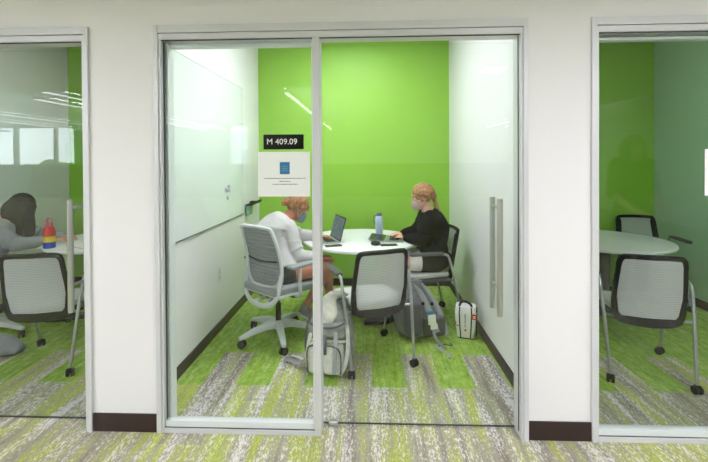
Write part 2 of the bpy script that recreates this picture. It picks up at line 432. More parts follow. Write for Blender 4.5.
# glazed fronts. each opening: jambs, two-step header, fixed pane with stops, sliding door leaf
def opening(nme, x0, x1, xm0, xm1, fixed_left, idx):
    H = 2.244
    f = MB()
    # jambs: face strip, then a recessed strip
    for a, s in ((x0, 1), (x1, -1)):
        lo, hi = sorted((a, a+s*.026)); f.box(lo, hi, -.016, .1, 0, H, .001)
        lo, hi = sorted((a+s*.026, a+s*.038)); f.box(lo, hi, -.008, .1, 0, H-.076, .001)
    f.box(x0+.02, x1-.02, -.016, .1, H-.042, H, .001)
    f.box(x0+.026, x1-.026, -.010, .1, H-.078, H-.045, .001)
    o = struct('trim_frame_'+nme, f, M['frame'])
    g = MB(); g.box(x0+.03, x1-.03, .0, .006, H-.083, H-.078)
    for a in (x0+.038, x1-.041): g.box(a, a+.003, .02, .028, .03, H-.08)
    g.build('dark_gasket', M['gasket'], o, False)
    struct('trim_mullion_'+nme, MB().box(xm0, xm1, -.012, .10, 0, H-.08, .002), M['frame'])
    a, b = (x0+.038, xm0) if fixed_left else (xm1, x1-.038)
    st = MB(); w = .022
    st.box(a+.004, a+w, .03, .095, .028, H-.09, .001).box(b-.008, b, .004, .095, .028, H-.09, .001)
    st.box(a+.004, b, .004, .034, .027, .060, .001).box(a+.004, b, .05, .095, H-.105, H-.09, .001)
    s = struct('trim_glazing_stop_'+nme, st, M['stop'])
    br = MB().box(a, b, -.010, .1, 0, .024, .001)
    br.build('bottom_rail', M['frame'], s, False)
    MB().box(a, b, .0, .02, .024, .027).build('dark_gasket', M['gasket'], s, False)
    pane = struct('window_%d' % idx, MB().box(a+.004, b-.008, .018, .030, .060, H-.09), M['glass'], label='fixed glass pane of the %s meeting room' % nme)
    # the door leaf
    c, d = (xm1, x1-.03) if fixed_left else (x0+.03, xm0)
    leaf = struct('door_%d' % idx, MB().box(c-.01, d, .082, .092, .014, H-.095), M['glass'], label='frameless glass door leaf of the %s meeting room' % nme)
    MB().box(c-.01, d, .083, .091, .009, .014).build('bottom_seal', M['gasket'], leaf, False)
    xh = (d-.108) if fixed_left else (c+.07)
    for yy, s_ in ((.022, 1), (.150, -1)):
        h = MB().cyl((xh, yy, .652), (xh, yy, 1.287), .0155, 20).build('handle', M['steel'], leaf)
        for z in (.80, 1.235):
            MB().cyl((xh, yy, z), (xh, .082 if s_ == 1 else .092, z), .009, 14).build('standoff', M['steel'], h)
    return pane, leaf
opening('centre', -1.177, .842, -.303, -.266, True, 5)
opening('right', 1.172, 3.2, 2.05, 2.087, True, 6)
opening('left', -3.537, -1.545, -2.67, -2.633, True, 7)
# small steel floor guide of the sliding door
tag(MB().box(-.235, -.185, .07, .11, 0, .022, .003).build('door_guide', M['steel']), 'small steel floor guide under the glass door beside the mullion', 'door guide')

# ------------------------------------------------------------------ lights
def panel(loc, w, d, m, label):
    t = thing('ceiling_light', label, 'ceiling light', loc)
    MB().box(-w/2-.015, w/2+.015, -d/2-.015, d/2+.015, -.01, 0).build('light_frame', M['frame'], t, False)
    MB().box(-w/2, w/2, -d/2, d/2, -.014, -.0105).build('diffuser', m, t, False)
    return t
panel((RX0+1.1, 1.3, RH-.004), .6, 1.2, M['panel'], 'square lit ceiling panel above the round table in the centre room')
panel((-2.5, 1.3, RH-.004), .3, .6, M['dimpanel'], 'small dim ceiling panel in the left room')
for i, x in enumerate((-6.2, -2.62, 1.95, 4.6)):  # unseen panels added to light the front wall
    panel((x, -2.0, 2.47), .5, .45, M['corrpanel'], ['leftmost added light panel above the corridor', 'added light panel above the corridor left of the camera', 'added light panel above the corridor right of the camera', 'rightmost added light panel above the corridor'][i])
panel((1.33, -2.0, 2.47), .22, .24, M['corrpanel'], 'smallest square light above the corridor')
def pendant(x, y0, y1, lab):
    t = thing('pendant_light', lab, 'pendant light', (x, (y0+y1)/2, 2.7)); L = (y1-y0)/2
    MB().box(-.05, .05, -L, L, .0, .07, .004).build('housing', M['whitepl'], t, False)
    MB().box(-.043, .043, -L+.02, L-.02, -.004, 0).build('diffuser', M['lamp'], t, False)
    MB().box(-.043, .043, -L+.02, L-.02, .07, .074).build('uplight', M['uplamp'], t, False)
    for y in (-L+.3, L-.3): MB().cyl((0, y, .07), (0, y, CH-2.7), .003, 8).build('cable', M['grid'], t)
    return t
for i, x in enumerate((-14.4, -10.75, -9.2, -6.35, -5.54, -1.45)):
    pendant(x, -13, (-4.8, -7.2, -6.6, -5.0, -4.15, -4.72)[i], ['linear pendant light nearest the far left windows', 'second linear pendant light from the windows', 'third linear pendant light from the windows', 'left one of the close pair of linear pendant lights', 'right one of the close pair of linear pendant lights', 'linear pendant light whose reflection crosses the centre glass'][i])
pendant(4.4, -12.5, -9.5, 'left one of the three added short pendant lights at the right end of the office')  # this and the next two are added, unseen, to brighten the right office wall
pendant(5.1, -12.5, -9.5, 'middle one of the three added short pendant lights at the right end of the office')
pendant(5.8, -12.5, -9.5, 'right one of the three added short pendant lights at the right end of the office')

panel((2.3, 1.3, RH-.004), .3, .35, M['dimpanel'], 'smallest dim panel, added as fill light in the right room')  # fill light added to brighten the unlit right room
# ------------------------------------------------------------------ signs
T = Matrix.Translation; RXm = Matrix.Rotation(PI/2, 4, 'X')
def room_sign(x0, z0, txt, label):
    t = thing('room_sign', label, 'sign', (x0+.014, .0115, z0))
    MB().box(0, .222, -.004, .006, 0, .082, .004).build('sign_plate', M['signblk'], t)
    if txt: text_mesh(txt, .045, M['letter'], 'lettering', T((.018, -.0045, .041)) @ RXm, t)
    return t
room_sign(-.592, 1.562, 'M 409.09', 'black room number plate reading M 409.09 on the centre glass')
room_sign(1.772+.01, 1.562, '', 'black sign plate cut by the right edge on the right glass')
def notice(x0, z0, w, h, label, wr=True):
    t = thing('paper_notice', label, 'notice', (x0+.014, .0175, z0))
    MB().box(0, w, -.0006, 0, 0, h).build('sheet', M['paper'], t, False)
    q = MB().box(w*.42, w*.61, -.0012, -.0006, h*.50, h*.77)
    lg = q.build('blue_emblem', M['blue'], t, False)
    e = MB()
    for k in range(3):
        z = h*(.58+.045*k)
        e.box(w*.46, w*.57, -.0015, -.0012, z, z+.003)
    e.build('emblem_lines', mat('emblem_pale', (110,170,200), .6), lg, False)
    rnd = random.Random(5)
    for zf, half in ((.405, .40), (.34, .11), (.275, .24)):      # rows of print too small to read
        row = MB(); x = w*(.52-half)
        while x < w*(.52+half):
            ww = rnd.uniform(.004, .014); row.box(x, min(x+ww, w*(.52+half)), -.0008, -.0005, h*zf-.0022, h*zf+.0022); x += ww+.0028
        row.build('text_line', M['ink'], t, False)
    return t
notice(-.625, 1.303, .288, .246, 'white paper notice with blue square emblem below the room number plate')
notice(1.755, 1.303, .288, .246, 'white paper notice at the right edge on the right glass')

# ------------------------------------------------------------------ wall things, centre room
wb = thing('whiteboard', 'large whiteboard on the left wall of the centre room', 'whiteboard', (RX0+.001, 1.23, .95))
MB().box(0, .012, -.76, .72, 0, 1.30).build('writing_surface', M['board'], wb, False)
MB().box(0, .016, -.768, -.76, -.008, 1.308).build('edge_trim', M['darkgrey'], wb, False)
MB().box(0, .016, -.76, .72, -.006, 0).build('edge_trim', M['darkgrey'], wb, False)
MB().box(0, .016, -.76, .72, 1.30, 1.304).build('edge_trim', M['board'], wb, False)
f = MB()
for k in range(9):
    y = .17+random.random()*.16; z = .26+random.random()*.05
    f.tube(catmull([(.0125, y, z), (.0125, y+.02, z+.02), (.0125, y+.04, z-.01), (.0125, y+.05, z+.015)], 4), .0022, 5)
for k in range(4):
    y = .21+random.random()*.04; z = .19+random.random()*.04
    f.tube(catmull([(.0125, y, z), (.0125, y+.02, z+.02), (.0125, y+.03, z-.01)], 4), .002, 5)
f.build('marker_scribble', M['marker'], wb)
tr = thing('marker_tray', 'small black marker holder on the left wall beside the whiteboard', 'marker holder', (RX0, 2.20, 1.025))
MB().box(.016, .075, -.20, .22, 0, .012, .003).box(.068, .075, -.20, .22, .012, .03, .002).build('shelf', M['black'], tr)
MB().box(.012, .02, -.04, .06, -.01, .03, .002).build('bracket', M['black'], tr)
MB().cyl((.045, -.07, .022), (.045, .05, .022), .009, 12).build('marker', M['black'], tr)
tag(MB().box(RX0+.018, RX0+.05, 2.01, 2.14, .92, 1.024, .005).build('felt_eraser', M['eraser']), 'pale green felt eraser hanging under the black marker holder', 'eraser')
def outlet(x, y, z, s, label):
    t = thing('wall_outlet', label, 'outlet', (x, y, z))
    a, b = sorted((0, s*.007)); MB().box(a, b, -.035, .035, -.057, .057, .002).build('cover_plate', M['outlet'], t)
    for dz in (-.022, .022):
        a, b = sorted((s*.007, s*.009)); MB().box(a, b, -.016, .016, dz-.012, dz+.012, .001).build('socket', M['grid'], t)
outlet(RX0, 1.29, .495, 1, 'white power outlet low on the left wall under the whiteboard')
outlet(RX1, 1.454, .505, -1, 'white power outlet on the right wall behind the white bag')
# whiteboard in the left room
wb2 = thing('whiteboard', 'whiteboard on the left wall of the left room behind the long haired person', 'whiteboard', (RX0-PITCH+.001, 1.4, .99))
MB().box(0, .012, -.8, .65, 0, 1.25).build('writing_surface', M['board'], wb2, False)
f = MB(); f.box(0, .016, -.8, .65, -.01, 0); f.build('edge_trim', M['darkgrey'], wb2, False)

# ------------------------------------------------------------------ tables
def table(x, y, r, label):
    t = thing('round_table', label, 'table', (x, y, 0))
    prof = [(0, .70), (r-.02, .70), (r-.006, .704), (r, .712), (r, .722), (r-.005, .729), (r-.012, .73), (0, .73)]
    prof[0] = (.001, .70); prof[-1] = (.001, .73)
    MB().lathe(prof, n=96).build('tabletop', M['white'], t)
    MB().lathe([(.13, .698), (.13, .688), (.045, .68), (.038, .1), (.06, .05), (.001, .05)], n=32).build('column', M['darkgrey'], t)
    b = MB()
    for k in range(4):
        a = PI/4+k*PI/2; u = V((math.cos(a), math.sin(a), 0))
        b.limb([u*.03+V((0,0,.06)), u*.2+V((0,0,.05)), u*.36+V((0,0,.035))], [.03, .026, .018], n=10, flat=(.7, 1.), ref=(0,0,1))
    b.build('base', M['darkgrey'], t)
    for k in range(4):
        a = PI/4+k*PI/2; u = V((math.cos(a), math.sin(a), 0))
        MB().lathe([(.02, 0), (.02, .014), (.008, .02)], c=u*.35).build('foot', M['rubber'], t)
    return t
table(-.09, 1.745, .56, 'round white table in the lit centre room')
table(-2.58, 1.70, .55, 'round white table in the left room with the rainbow bottle on it')
table(2.262, 1.745, .55, 'round white table in the dark right room')

# ------------------------------------------------------------------ guest chair
def caster(parent, x, y, rz=0., r=.027):
    c = MB()
    R_ = Matrix.Rotation(rz, 4, 'Z')
    for s in (-1, 1):
        c.lathe([(.002, -.009), (r-.004, -.009), (r, -.005), (r, .005), (r-.004, .009), (.002, .009)], n=24, axis=(1,0,0), c=(s*.012, 0, r)) if False else None
        a = V((s*.006, 0, r)); b = V((s*.024, 0, r))
        pts = [a, a+V((s*.003,0,0)), b-V((s*.003,0,0)), b]
        c.tube(pts, [r-.003, r, r, r-.003], 20)
    c.cyl((-.02, 0, r), (.02, 0, r), .006, 10)
    c.box(-.012, .012, -.014, .014, r-.004, r*2+.006, .005)
    for v in c.bm.verts: v.co = R_ @ v.co; v.co += V((x, y, 0))
    return c.build('caster', M['rubber'], parent)

def make_guest(name='guest_chair'):
    t = thing(name, '', 'chair')
    # seat: cushion over a dark pan
    s = MB(); s.box(-.225, .225, -.17, .24, .435, .475, .018, seg=3)
    for v in s.bm.verts:
        v.co.z += .012*math.sin((v.co.y+.2)/.44*PI)-.018*max(0, (v.co.y-.14)/.1)**2*.6
        k = 1-.20*max(0, -(v.co.y)/.2); v.co.x *= k
    s.build('seat', M['cushion'], t)
    p = MB(); p.box(-.225, .225, -.19, .22, .395, .436, .012)
    for v in p.bm.verts: v.co.x *= 1-.12*max(0, -(v.co.y)/.2)
    p.build('seat_pan', M['darkgrey'], t)
    # backrest outline, wider at its belly, leaning back at the top
    def yb(z): return -.195-.012*math.sin(max(0, (z-.40)/.47)*PI)-.085*max(0, (z-.40)/.47)**1.6
    def curve(u): return .035*(1-(u/.21)**2)   # belly of the back towards the rear
    outl = []
    half = [(.0, .372), (.12, .378), (.185, .400), (.212, .455), (.214, .56), (.209, .66), (.202, .76), (.198, .815), (.186, .85), (.15, .866), (.0, .870)]
    ring = [(x, z) for x, z in half]+[(-x, z) for x, z in reversed(half[1:-1])]
    P3 = [V((x, yb(z)-curve(x)+.02, z)) for x, z in ring]
    Pc = catmull(P3, 4, True)
    fr = MB(); n = len(Pc); cen = V((0, -.2, .64))
    rings = []
    for i in range(n):
        p = Pc[i]; tg = (Pc[(i+1) % n]-Pc[i-1]).normalized()
        inw = (cen-p); inw -= tg*inw.dot(tg); inw.normalize(); nn = tg.cross(inw)
        low = max(0, (.50-p.z)/.12); w = .052+.010*min(low, 1)-.022*max(0, min(1, (p.z-.82)/.04))
        rings.append([p-nn*.009, p+inw*.004-nn*.012, p+inw*w-nn*.008, p+inw*w+nn*.008, p+inw*.004+nn*.012, p+nn*.009])
    fr.rings(rings, closed=True); fr.build('back_frame', M['black'], t)
    ms = MB(); cols_, rows_ = 14, 16; grid = []
    for j in range(rows_+1):
        z = .40+(.85-.40)*j/rows_; row = []
        hw = .19 if z > .48 else .15+.04*(z-.428)/.052
        hw *= 1-.06*((z-.428)/.42)
        for i in range(cols_+1):
            x = -hw+2*hw*i/cols_; row.append(ms.bm.verts.new((x, yb(z)-curve(x)+.02, z)))
        grid.append(row)
    for j in range(rows_):
        for i in range(cols_): ms.bm.faces.new((grid[j][i], grid[j][i+1], grid[j+1][i+1], grid[j+1][i]))
    ms.build('back_mesh', M['mesh'], t)
    for s_ in (-1, 1):
        # rear tube running up past the seat into the arm
        pts = [(s_*.240, -.270, .055), (s_*.248, -.235, .22), (s_*.258, -.195, .42), (s_*.266, -.155, .57), (s_*.268, -.135, .635), (s_*.268, -.10, .660), (s_*.266, .05, .667), (s_*.262, .19, .666)]
        MB().tube(catmull(pts, 6), .0115, 12).build('rear_leg', M['chrome'], t)
        MB().tube(catmull([(s_*.19, .13, .415), (s_*.228, .155, .40), (s_*.236, .19, .30), (s_*.240, .235, .16), (s_*.240, .270, .055)], 6), .0105, 12).build('front_leg', M['chrome'], t)
        MB().box(s_*.265-.024, s_*.265+.024, -.09, .215, .656, .683, .008, seg=3).build('arm_pad', M['armpad'], t)
        MB().tube([(s_*.262, -.19, .425), (s_*.19, -.15, .415)], .010, 10).build('seat_bracket', M['chrome'], t)
        MB().tube(catmull([(s_*.150, -.10, .405), (s_*.165, -.165, .42), (s_*.185, -.195, .50), (s_*.19, -.20, .56)], 5), .013, 10, flat=(1, .7)).build('back_support', M['black'], t)
        caster(t, s_*.240, -.270, .3*s_); caster(t, s_*.240, .270, .8)
    return t
def place(o, x, y, deg, label, group=None):
    o.location = (x, y, 0); o.rotation_euler = (0, 0, math.radians(deg)); tag(o, label, None, group); return o
g0 = make_guest()
spots = [(-.002, .896, 21.5, 'empty mesh back guest chair seen from behind at the centre table, between the two backpacks'),
         (.518, 1.628, 101, 'mesh back guest chair on which the person in the black jumper sits'),
         (-2.39, .756, 11.7, 'empty mesh back guest chair in the left room seen behind the door handle'),
         (1.917, .768, -15, 'nearer mesh back guest chair in the dark right room, its back to the glass'),
         (2.93, 2.13, 172, 'farther guest chair in the dark right room, beyond the round table')]
for i, (x, y, a, lb) in enumerate(spots):
    o = g0 if i == 0 else copy_tree(g0)
    place(o, x, y, a, lb)

# ------------------------------------------------------------------ task chair
def make_task():
    t = thing('task_chair', '', 'chair')
    for k in range(5):
        a = math.radians(38+72*k); u = V((math.cos(a), math.sin(a), 0)); w = V((-u.y, u.x, 0))
        b = MB(); rr = []
        for q, (r, z, hw, hh) in enumerate([(.03, .125, .036, .032), (.12, .125, .031, .025), (.22, .108, .027, .019), (.30, .088, .023, .014), (.340, .078, .016, .011)]):
            c = u*r+V((0,0,z)); rr.append([c+w*hw*.8-V((0,0,hh)), c+w*hw, c+w*hw*.7+V((0,0,hh)), c-w*hw*.7+V((0,0,hh)), c-w*hw, c-w*hw*.8-V((0,0,hh))])
        lg = b.rings(rr).build('base_leg', M['lgreypl'], t)
        caster(t, u.x*.318, u.y*.318, a+.7, .031)
    MB().lathe([(.045, .09), (.05, .11), (.05, .14), (.03, .15), (.001, .15)]).build('hub', M['lgreypl'], t)
    MB().lathe([(.022, .14), (.022, .30), (.014, .30), (.014, .42)]).build('gas_lift', M['black'], t)
    MB().box(-.10, .10, -.12, .10, .365, .425, .02).box(.08, .20, -.01, .02, .38, .392, .004).build('tilt_mechanism', M['black'], t)
    s = MB(); s.box(-.245, .245, -.20, .27, .435, .50, .028, seg=4)
    for v in s.bm.verts:
        v.co.z += -.03*max(0, (v.co.y-.12)/.15)**2+.01*math.cos(v.co.x/.245*PI/2)-.008
        v.co.x *= 1-.14*max(0, -v.co.y/.2)
    s.build('seat', M['greycush'], t)
    p = MB(); p.box(-.225, .225, -.18, .24, .415, .44, .01); p.build('seat_shell', M['lgreypl'], t)
    # tall reclined back: frame loop with slatted mesh
    def yb(z): return -.145-.085*max(0, (z-.42)/.57)**1.3+.03*math.sin((z-.42)/.57*PI)
    half = [(0, .44), (.12, .445), (.19, .48), (.218, .56), (.222, .68), (.215, .80), (.205, .90), (.196, .955), (.17, .982), (0, .992)]
    ring = half+[(-x, z) for x, z in reversed(half[1:-1])]
    def cv(x): return .03*(1-(x/.22)**2)
    Pc = catmull([V((x, yb(z)-cv(x), z)) for x, z in ring], 4, True); n = len(Pc); fr = MB(); rings = []; cen = V((0, -.22, .7))
    for i in range(n):
        p = Pc[i]; tg = (Pc[(i+1) % n]-Pc[i-1]).normalized(); inw = cen-p; inw -= tg*inw.dot(tg); inw.normalize(); nn = tg.cross(inw)
        w = .022+.036*max(0, min(1, (.60-p.z)/.13))
        rings.append([p-nn*.01, p+inw*.004-nn*.014, p+inw*w-nn*.010, p+inw*w+nn*.010, p+inw*.004+nn*.014, p+nn*.01])
    fr.rings(rings, closed=True); fr.build('back_frame', M['lgreypl'], t)
    ms = MB()
    rows = 17
    for j in range(rows):
        z0 = .50+(.965-.50)*j/rows; z1 = z0+(.965-.50)/rows*.93; hw = .192 if z0 < .86 else .178
        pts0, pts1 = [], []
        for i in range(13):
            x = -hw+2*hw*i/12
            pts0.append(V((x, yb(z0)-cv(x)+.004, z0))); pts1.append(V((x, yb(z1)-cv(x)+.004, z1)))
        th = V((0, .006, 0)); bulge = V((0, -.005, 0))
        mid = [(a+b)/2+bulge for a, b in zip(pts0, pts1)]
        ms.rings([[a, m_, b, b+th, a+th] for a, m_, b in zip(pts0, mid, pts1)])
    ms.build('slatted_mesh', M['meshgrey'], t)
    MB().tube(catmull([(-.172, yb(.70)-.014, .70), (0, yb(.70)-.034, .69), (.172, yb(.70)-.014, .70)], 8), .007, 8).build('lumbar_bar', M['black'], t)
    # lower carrier curving under the seat
    for s_ in (-1, 1):
        MB().limb([(s_*.08, -.19, .345), (s_*.05, -.14, .365), (s_*.03, -.05, .385)], [.02, .022, .02], n=12, flat=(.6, 1), ref=(0,0,1)).build('carrier_arm', M['lgreypl'], t)
        ar = MB().limb([(s_*.20, .0, .41), (s_*.275, -.01, .42), (s_*.285, -.02, .52), (s_*.28, -.01, .645)], [.016, .018, .017, .015], n=12, flat=(1, .7)).build('arm_post', M['lgreypl'], t)
        MB().box(s_*.275-.038, s_*.275+.038, -.12, .14, .648, .672, .01, seg=3).build('arm_pad', M['greycush'], ar)
    lp = MB(); lp.box(-.18, .18, -.14, -.10, .385, .50, .018, seg=3); lp.build('back_cushion', M['greycush'], t)
    MB().tube(catmull([(-.212, -.150, .60), (-.210, -.168, .52), (-.195, -.185, .43), (-.13, -.195, .36), (0, -.20, .335), (.13, -.195, .36), (.195, -.185, .43), (.210, -.168, .52), (.212, -.150, .60)], 6), .022, 12, flat=(.55, 1.), ref=(0,1,0)).build('back_carrier', M['lgreypl'], t)
    return t
k0 = make_task()
place(k0, -.775, 1.175, -36, 'light grey task chair with slatted back and five star base in the centre room')
k0b = copy_tree(k0); place(k0b, -3.30, 1.13, -40, 'light grey task chair at the left edge under the long haired person')

# ------------------------------------------------------------------ people
def frame_of(f, up=V((0,0,1))):
    f = V(f).normalized(); s = f.cross(up).normalized(); u = s.cross(f).normalized()   # s = right of the person
    return f, s, u
def hand(mb, wrist, d, palm_n, thumb_side, curl=.35, sc=1.):
    """five separate fingers on a palm. d: direction of the hand, palm_n: palm normal, thumb_side: direction to the thumb"""
    d = V(d).normalized(); pn = V(palm_n); pn = (pn-d*pn.dot(d)).normalized(); ts = V(thumb_side); ts = (ts-d*ts.dot(d)-pn*ts.dot(pn)).normalized()
    w = V(wrist); L = .085*sc
    mb.limb([w, w+d*L*.5, w+d*L*.95], [.025*sc, .033*sc, .036*sc], n=14, flat=(.42, 1.1), ref=pn)
    lens = [.074, .082, .076, .060]; offs = [.029, .010, -.010, -.028]
    for Lf, o in zip(lens, offs):
        base = w+d*(L*.9)+ts*o*sc; p = base; dd = d.copy(); pts = [w+d*L*.5+ts*o*.7*sc, base]
        for q, fr in enumerate((.45, .32, .23)):
            ang = curl*(.7 if q == 0 else 1.); dd = (dd*math.cos(ang)+pn*math.sin(ang)).normalized()
            p = p+dd*Lf*fr*sc; pts.append(p)
        mb.limb(pts, [.0095*sc, .0095*sc, .0088*sc, .008*sc, .007*sc], n=9, k=3)
    b0 = w+d*L*.28+ts*.024*sc; td = (d*.55+ts*.75+pn*.25).normalized(); td2 = (d*.85+ts*.25+pn*.35).normalized()
    mb.limb([w+d*L*.1+ts*.01*sc, b0, b0+td*.034*sc, b0+td*.034*sc+td2*.028*sc], [.013*sc, .0125*sc, .010*sc, .008*sc], n=9, k=3)

def head(mb, c, f, u, sc=1.):
    """skull, jaw, nose, ears, lips, brow; c centre of the skull"""
    f = V(f).normalized(); s = f.cross(V(u)).normalized(); u = s.cross(f).normalized(); c = V(c)
    Mx = Matrix((( s.x, f.x, u.x), (s.y, f.y, u.y), (s.z, f.z, u.z)))   # local x side, y front, z up
    M4 = Mx.to_4x4()
    L = lambda x, y, z: c+Mx @ V((x, y, z))*sc
    mb.ell(L(0, -.012, .025), .074*sc, .094*sc, .088*sc, M4)
    mb.ell(L(0, .030, -.035), .058*sc, .058*sc, .078*sc, M4)
    mb.ell(L(0, .056, -.095), .026*sc, .024*sc, .020*sc, M4)
    mb.limb([L(-.05, .0, -.055), L(-.03, .045, -.088), L(.03, .045, -.088), L(.05, .0, -.055)], [.02*sc, .02*sc, .02*sc, .02*sc], n=10, k=4)
    mb.limb([L(0, .080, .005), L(0, .098, -.022), L(0, .104, -.034)], [.007*sc, .010*sc, .012*sc], n=10, k=3)      # nose
    mb.limb([L(-.045, .070, .022), L(-.02, .083, .026), L(.02, .083, .026), L(.045, .070, .022)], [.008*sc, .009*sc, .009*sc, .008*sc], n=8, k=3)
    mb.limb([L(-.022, .078, -.060), L(0, .088, -.058), L(.022, .078, -.060)], [.005*sc, .008*sc, .005*sc], n=8, k=3)
    for q in (-1, 1):
        mb.ell(L(q*.074, -.008, -.012), .010*sc, .017*sc, .030*sc, M4, 12, 8)
    return L, M4
def eyes(L, M4, parent, off, sc=1.):
    for q in (-1, 1):
        e = MB(); e.ell(L(q*.030, .073, .0), .014*sc, .010*sc, .009*sc, M4, 14, 10)
        o = e.build('eye', M['sole'], parent, True, off)
        e = MB(); e.ell(L(q*.030, .0815, -.001), .006*sc, .003*sc, .006*sc, M4, 10, 8); e.build('iris', M['eye'], o, True, off)
        b = MB(); b.limb([L(q*.014, .088, .022), L(q*.03, .086, .027), L(q*.048, .074, .022)], [.003, .004, .002], n=6, k=3); b.build('eyebrow', M['hairbrown'], parent, True, off)

def mask(L, parent, off, m, sc=1.):
    o = MB(); rings = []
    for j in range(9):
        v = j/8; z = -.018-.088*v; row = []
        bul = .026*math.sin(PI*(.12+.76*v))
        for i in range(15):
            a = (i/14-.5)*2; x = a*.064*(1-.25*v*v); y = .078-.060*abs(a)**1.9+bul*(1-abs(a)**1.6)+.010
            row.append(L(x, y, z))
        rings.append(row)
    vs = [[o.bm.verts.new(p) for p in r] for r in rings]
    for j in range(8):
        for i in range(14): o.bm.faces.new((vs[j][i], vs[j][i+1], vs[j+1][i+1], vs[j+1][i]))
    bmesh.ops.solidify(o.bm, geom=list(o.bm.faces), thickness=.003)
    mk = o.build('face_mask', m, parent, True, off)
    for q in (-1, 1):
        MB().tube(catmull([L(q*.060, .028, -.022), L(q*.078, .004, .012), L(q*.084, -.022, .002), L(q*.080, -.020, -.030), L(q*.060, .022, -.085)], 5), .0016, 6).build('ear_loop', m, mk, True, off)

def person(name, label, base, pose, skin, voxel=.006):
    """pose: dict of joints in world coordinates"""
    J = {k: V(v) for k, v in pose.items() if not isinstance(v, (dict, float))}
    root = thing(name, label, 'person', base)
    off = V(base)
    b = MB()
    pf, ps, pu = frame_of(J['pf']); cf, cs, cu = frame_of(J['cf'])
    pel, chest, neck = J['pelvis'], J['chest'], J['neck']
    # torso: elliptical rings from seat to neck
    spine = catmull([pel, pel.lerp(chest, .45)+J.get('belly', V((0,0,0))), chest, neck], 6)
    ws = [.165, .150, .135, .142, .168, .162, .062]; ds = [.11, .105, .095, .105, .115, .092, .058]
    rings = []; n = len(spine)
    for i, p in enumerate(spine):
        t = i/(n-1)*(len(ws)-1); a = min(int(t), len(ws)-2); fr_ = t-a
        w = ws[a]*(1-fr_)+ws[a+1]*fr_; d = ds[a]*(1-fr_)+ds[a+1]*fr_
        tt = (spine[min(i+1, n-1)]-spine[max(i-1, 0)]).normalized(); side = ps.lerp(cs, i/(n-1)); side = (side-tt*side.dot(tt)).normalized(); fw = side.cross(tt)*-1
        rings.append([p+side*math.cos(q)*w+fw*math.sin(q)*d for q in [2*PI*k/28 for k in range(28)]])
    b.rings(rings); torso_rings = rings
    b.ell(pel, .16, .12, .12)
    Lh, M4 = None, None
    hc = J['head']; hf, hu = J['hf'], J.get('hu', V((0,0,1)))
    b.limb([neck-(hc-neck).normalized()*.04, neck.lerp(hc, .5), hc-V(hf).normalized()*.015], [.062, .050, .052], n=16)
    sc = 1.0
    Lh, M4 = head(b, hc, hf, hu, sc)
    for k in 'LR':
        b.limb([J['sh'+k], J['sh'+k].lerp(J['el'+k], .5), J['el'+k]], [.056, .046, .038], n=14)
        b.limb([J['el'+k], J['el'+k].lerp(J['wr'+k], .35), J['wr'+k]], [.038, .038, .024], n=14)
        b.limb([J['hip'+k], J['hip'+k].lerp(J['kn'+k], .5), J['kn'+k]], [.088, .076, .054], n=16)
        b.limb([J['kn'+k], J['kn'+k].lerp(J['an'+k], .3), J['an'+k].lerp(J['kn'+k], .25), J['an'+k]], [.054, .055, .036, .034], n=14)
        an, to = J['an'+k], J['to'+k]
        b.limb([an, an.lerp(to, .5)-V((0,0,.015)), to], [.036, .034, .026], n=12)
        hd = pose['hand'+k]; hand(b, J['wr'+k], hd['d'], hd['n'], hd['t'], hd.get('c', .35))
    body = b.skin('body', skin, root, voxel, 4, off)
    eyes(Lh, M4, root, off)
    return root, J, Lh, M4, torso_rings, off

def garment_top(root, J, rings, off, m, name='sweater', grow=1.13, sleeve=('L', 'R'), hem=.0, cuff=1., rad=(.07, .062, .056, .040), neck_cut=.985):
    g = MB(); n = len(rings); k0_ = int(n*hem); k1_ = int(n*neck_cut)
    out = []
    for r in rings[k0_:k1_]:
        c = sum(r, V((0,0,0)))/len(r)
        out.append([c+(p-c)*grow+(p-c).normalized()*.006 for p in r])
    g.rings(out)
    for k in sleeve:
        w = J['el'+k].lerp(J['wr'+k], cuff)
        g.limb([J['sh'+k].lerp(J['neck'], .25), J['sh'+k], J['sh'+k].lerp(J['el'+k], .55), J['el'+k]], [.07, rad[0], rad[1], rad[2]], n=16)
        g.limb([J['el'+k], J['el'+k].lerp(w, .5), w], [rad[2], rad[2]*.9, rad[3]], n=16)
        # soft sleeve folds
        for q in (.25, .5, .78):
            c = J['sh'+k].lerp(J['el'+k], q); dd = (J['el'+k]-J['sh'+k]).normalized(); rr = rad[1]*.97
            a = dd.orthogonal().normalized(); bb = dd.cross(a)
            g.tube([c+(a*math.cos(z)+bb*math.sin(z))*rr+dd*.014*math.sin(z*1+q*9) for z in [2*PI*i/18 for i in range(18)]], .009, 6, closed=True)
        for q in (.2, .5, .8):
            c = J['el'+k].lerp(w, q); dd = (w-J['el'+k]).normalized(); rr = (rad[2]*(1-q)+rad[3]*q)*.95
            a = dd.orthogonal().normalized(); bb = dd.cross(a)
            g.tube([c+(a*math.cos(z)+bb*math.sin(z))*rr+dd*.01*math.sin(z+q*7) for z in [2*PI*i/18 for i in range(18)]], .008, 6, closed=True)
    return g.skin(name, m, root, .007, 5, off)

def legwear(root, J, off, m, name, upto=1., r=(.102, .092, .078), full=False, lower=(.07, .062, .052)):
    g = MB(); g.ell(J['pelvis']+V((0,0,-.005)), .178, .15, .125)
    for k in 'LR':
        e = J['hip'+k].lerp(J['kn'+k], upto)
        g.limb([J['hip'+k], J['hip'+k].lerp(e, .5), e], list(r), n=16)
        if full:
            a = J['an'+k]+V((0,0,.03)); g.limb([J['kn'+k], J['kn'+k].lerp(a, .5), a], list(lower), n=16)
    return g.skin(name, m, root, .007, 4, off)

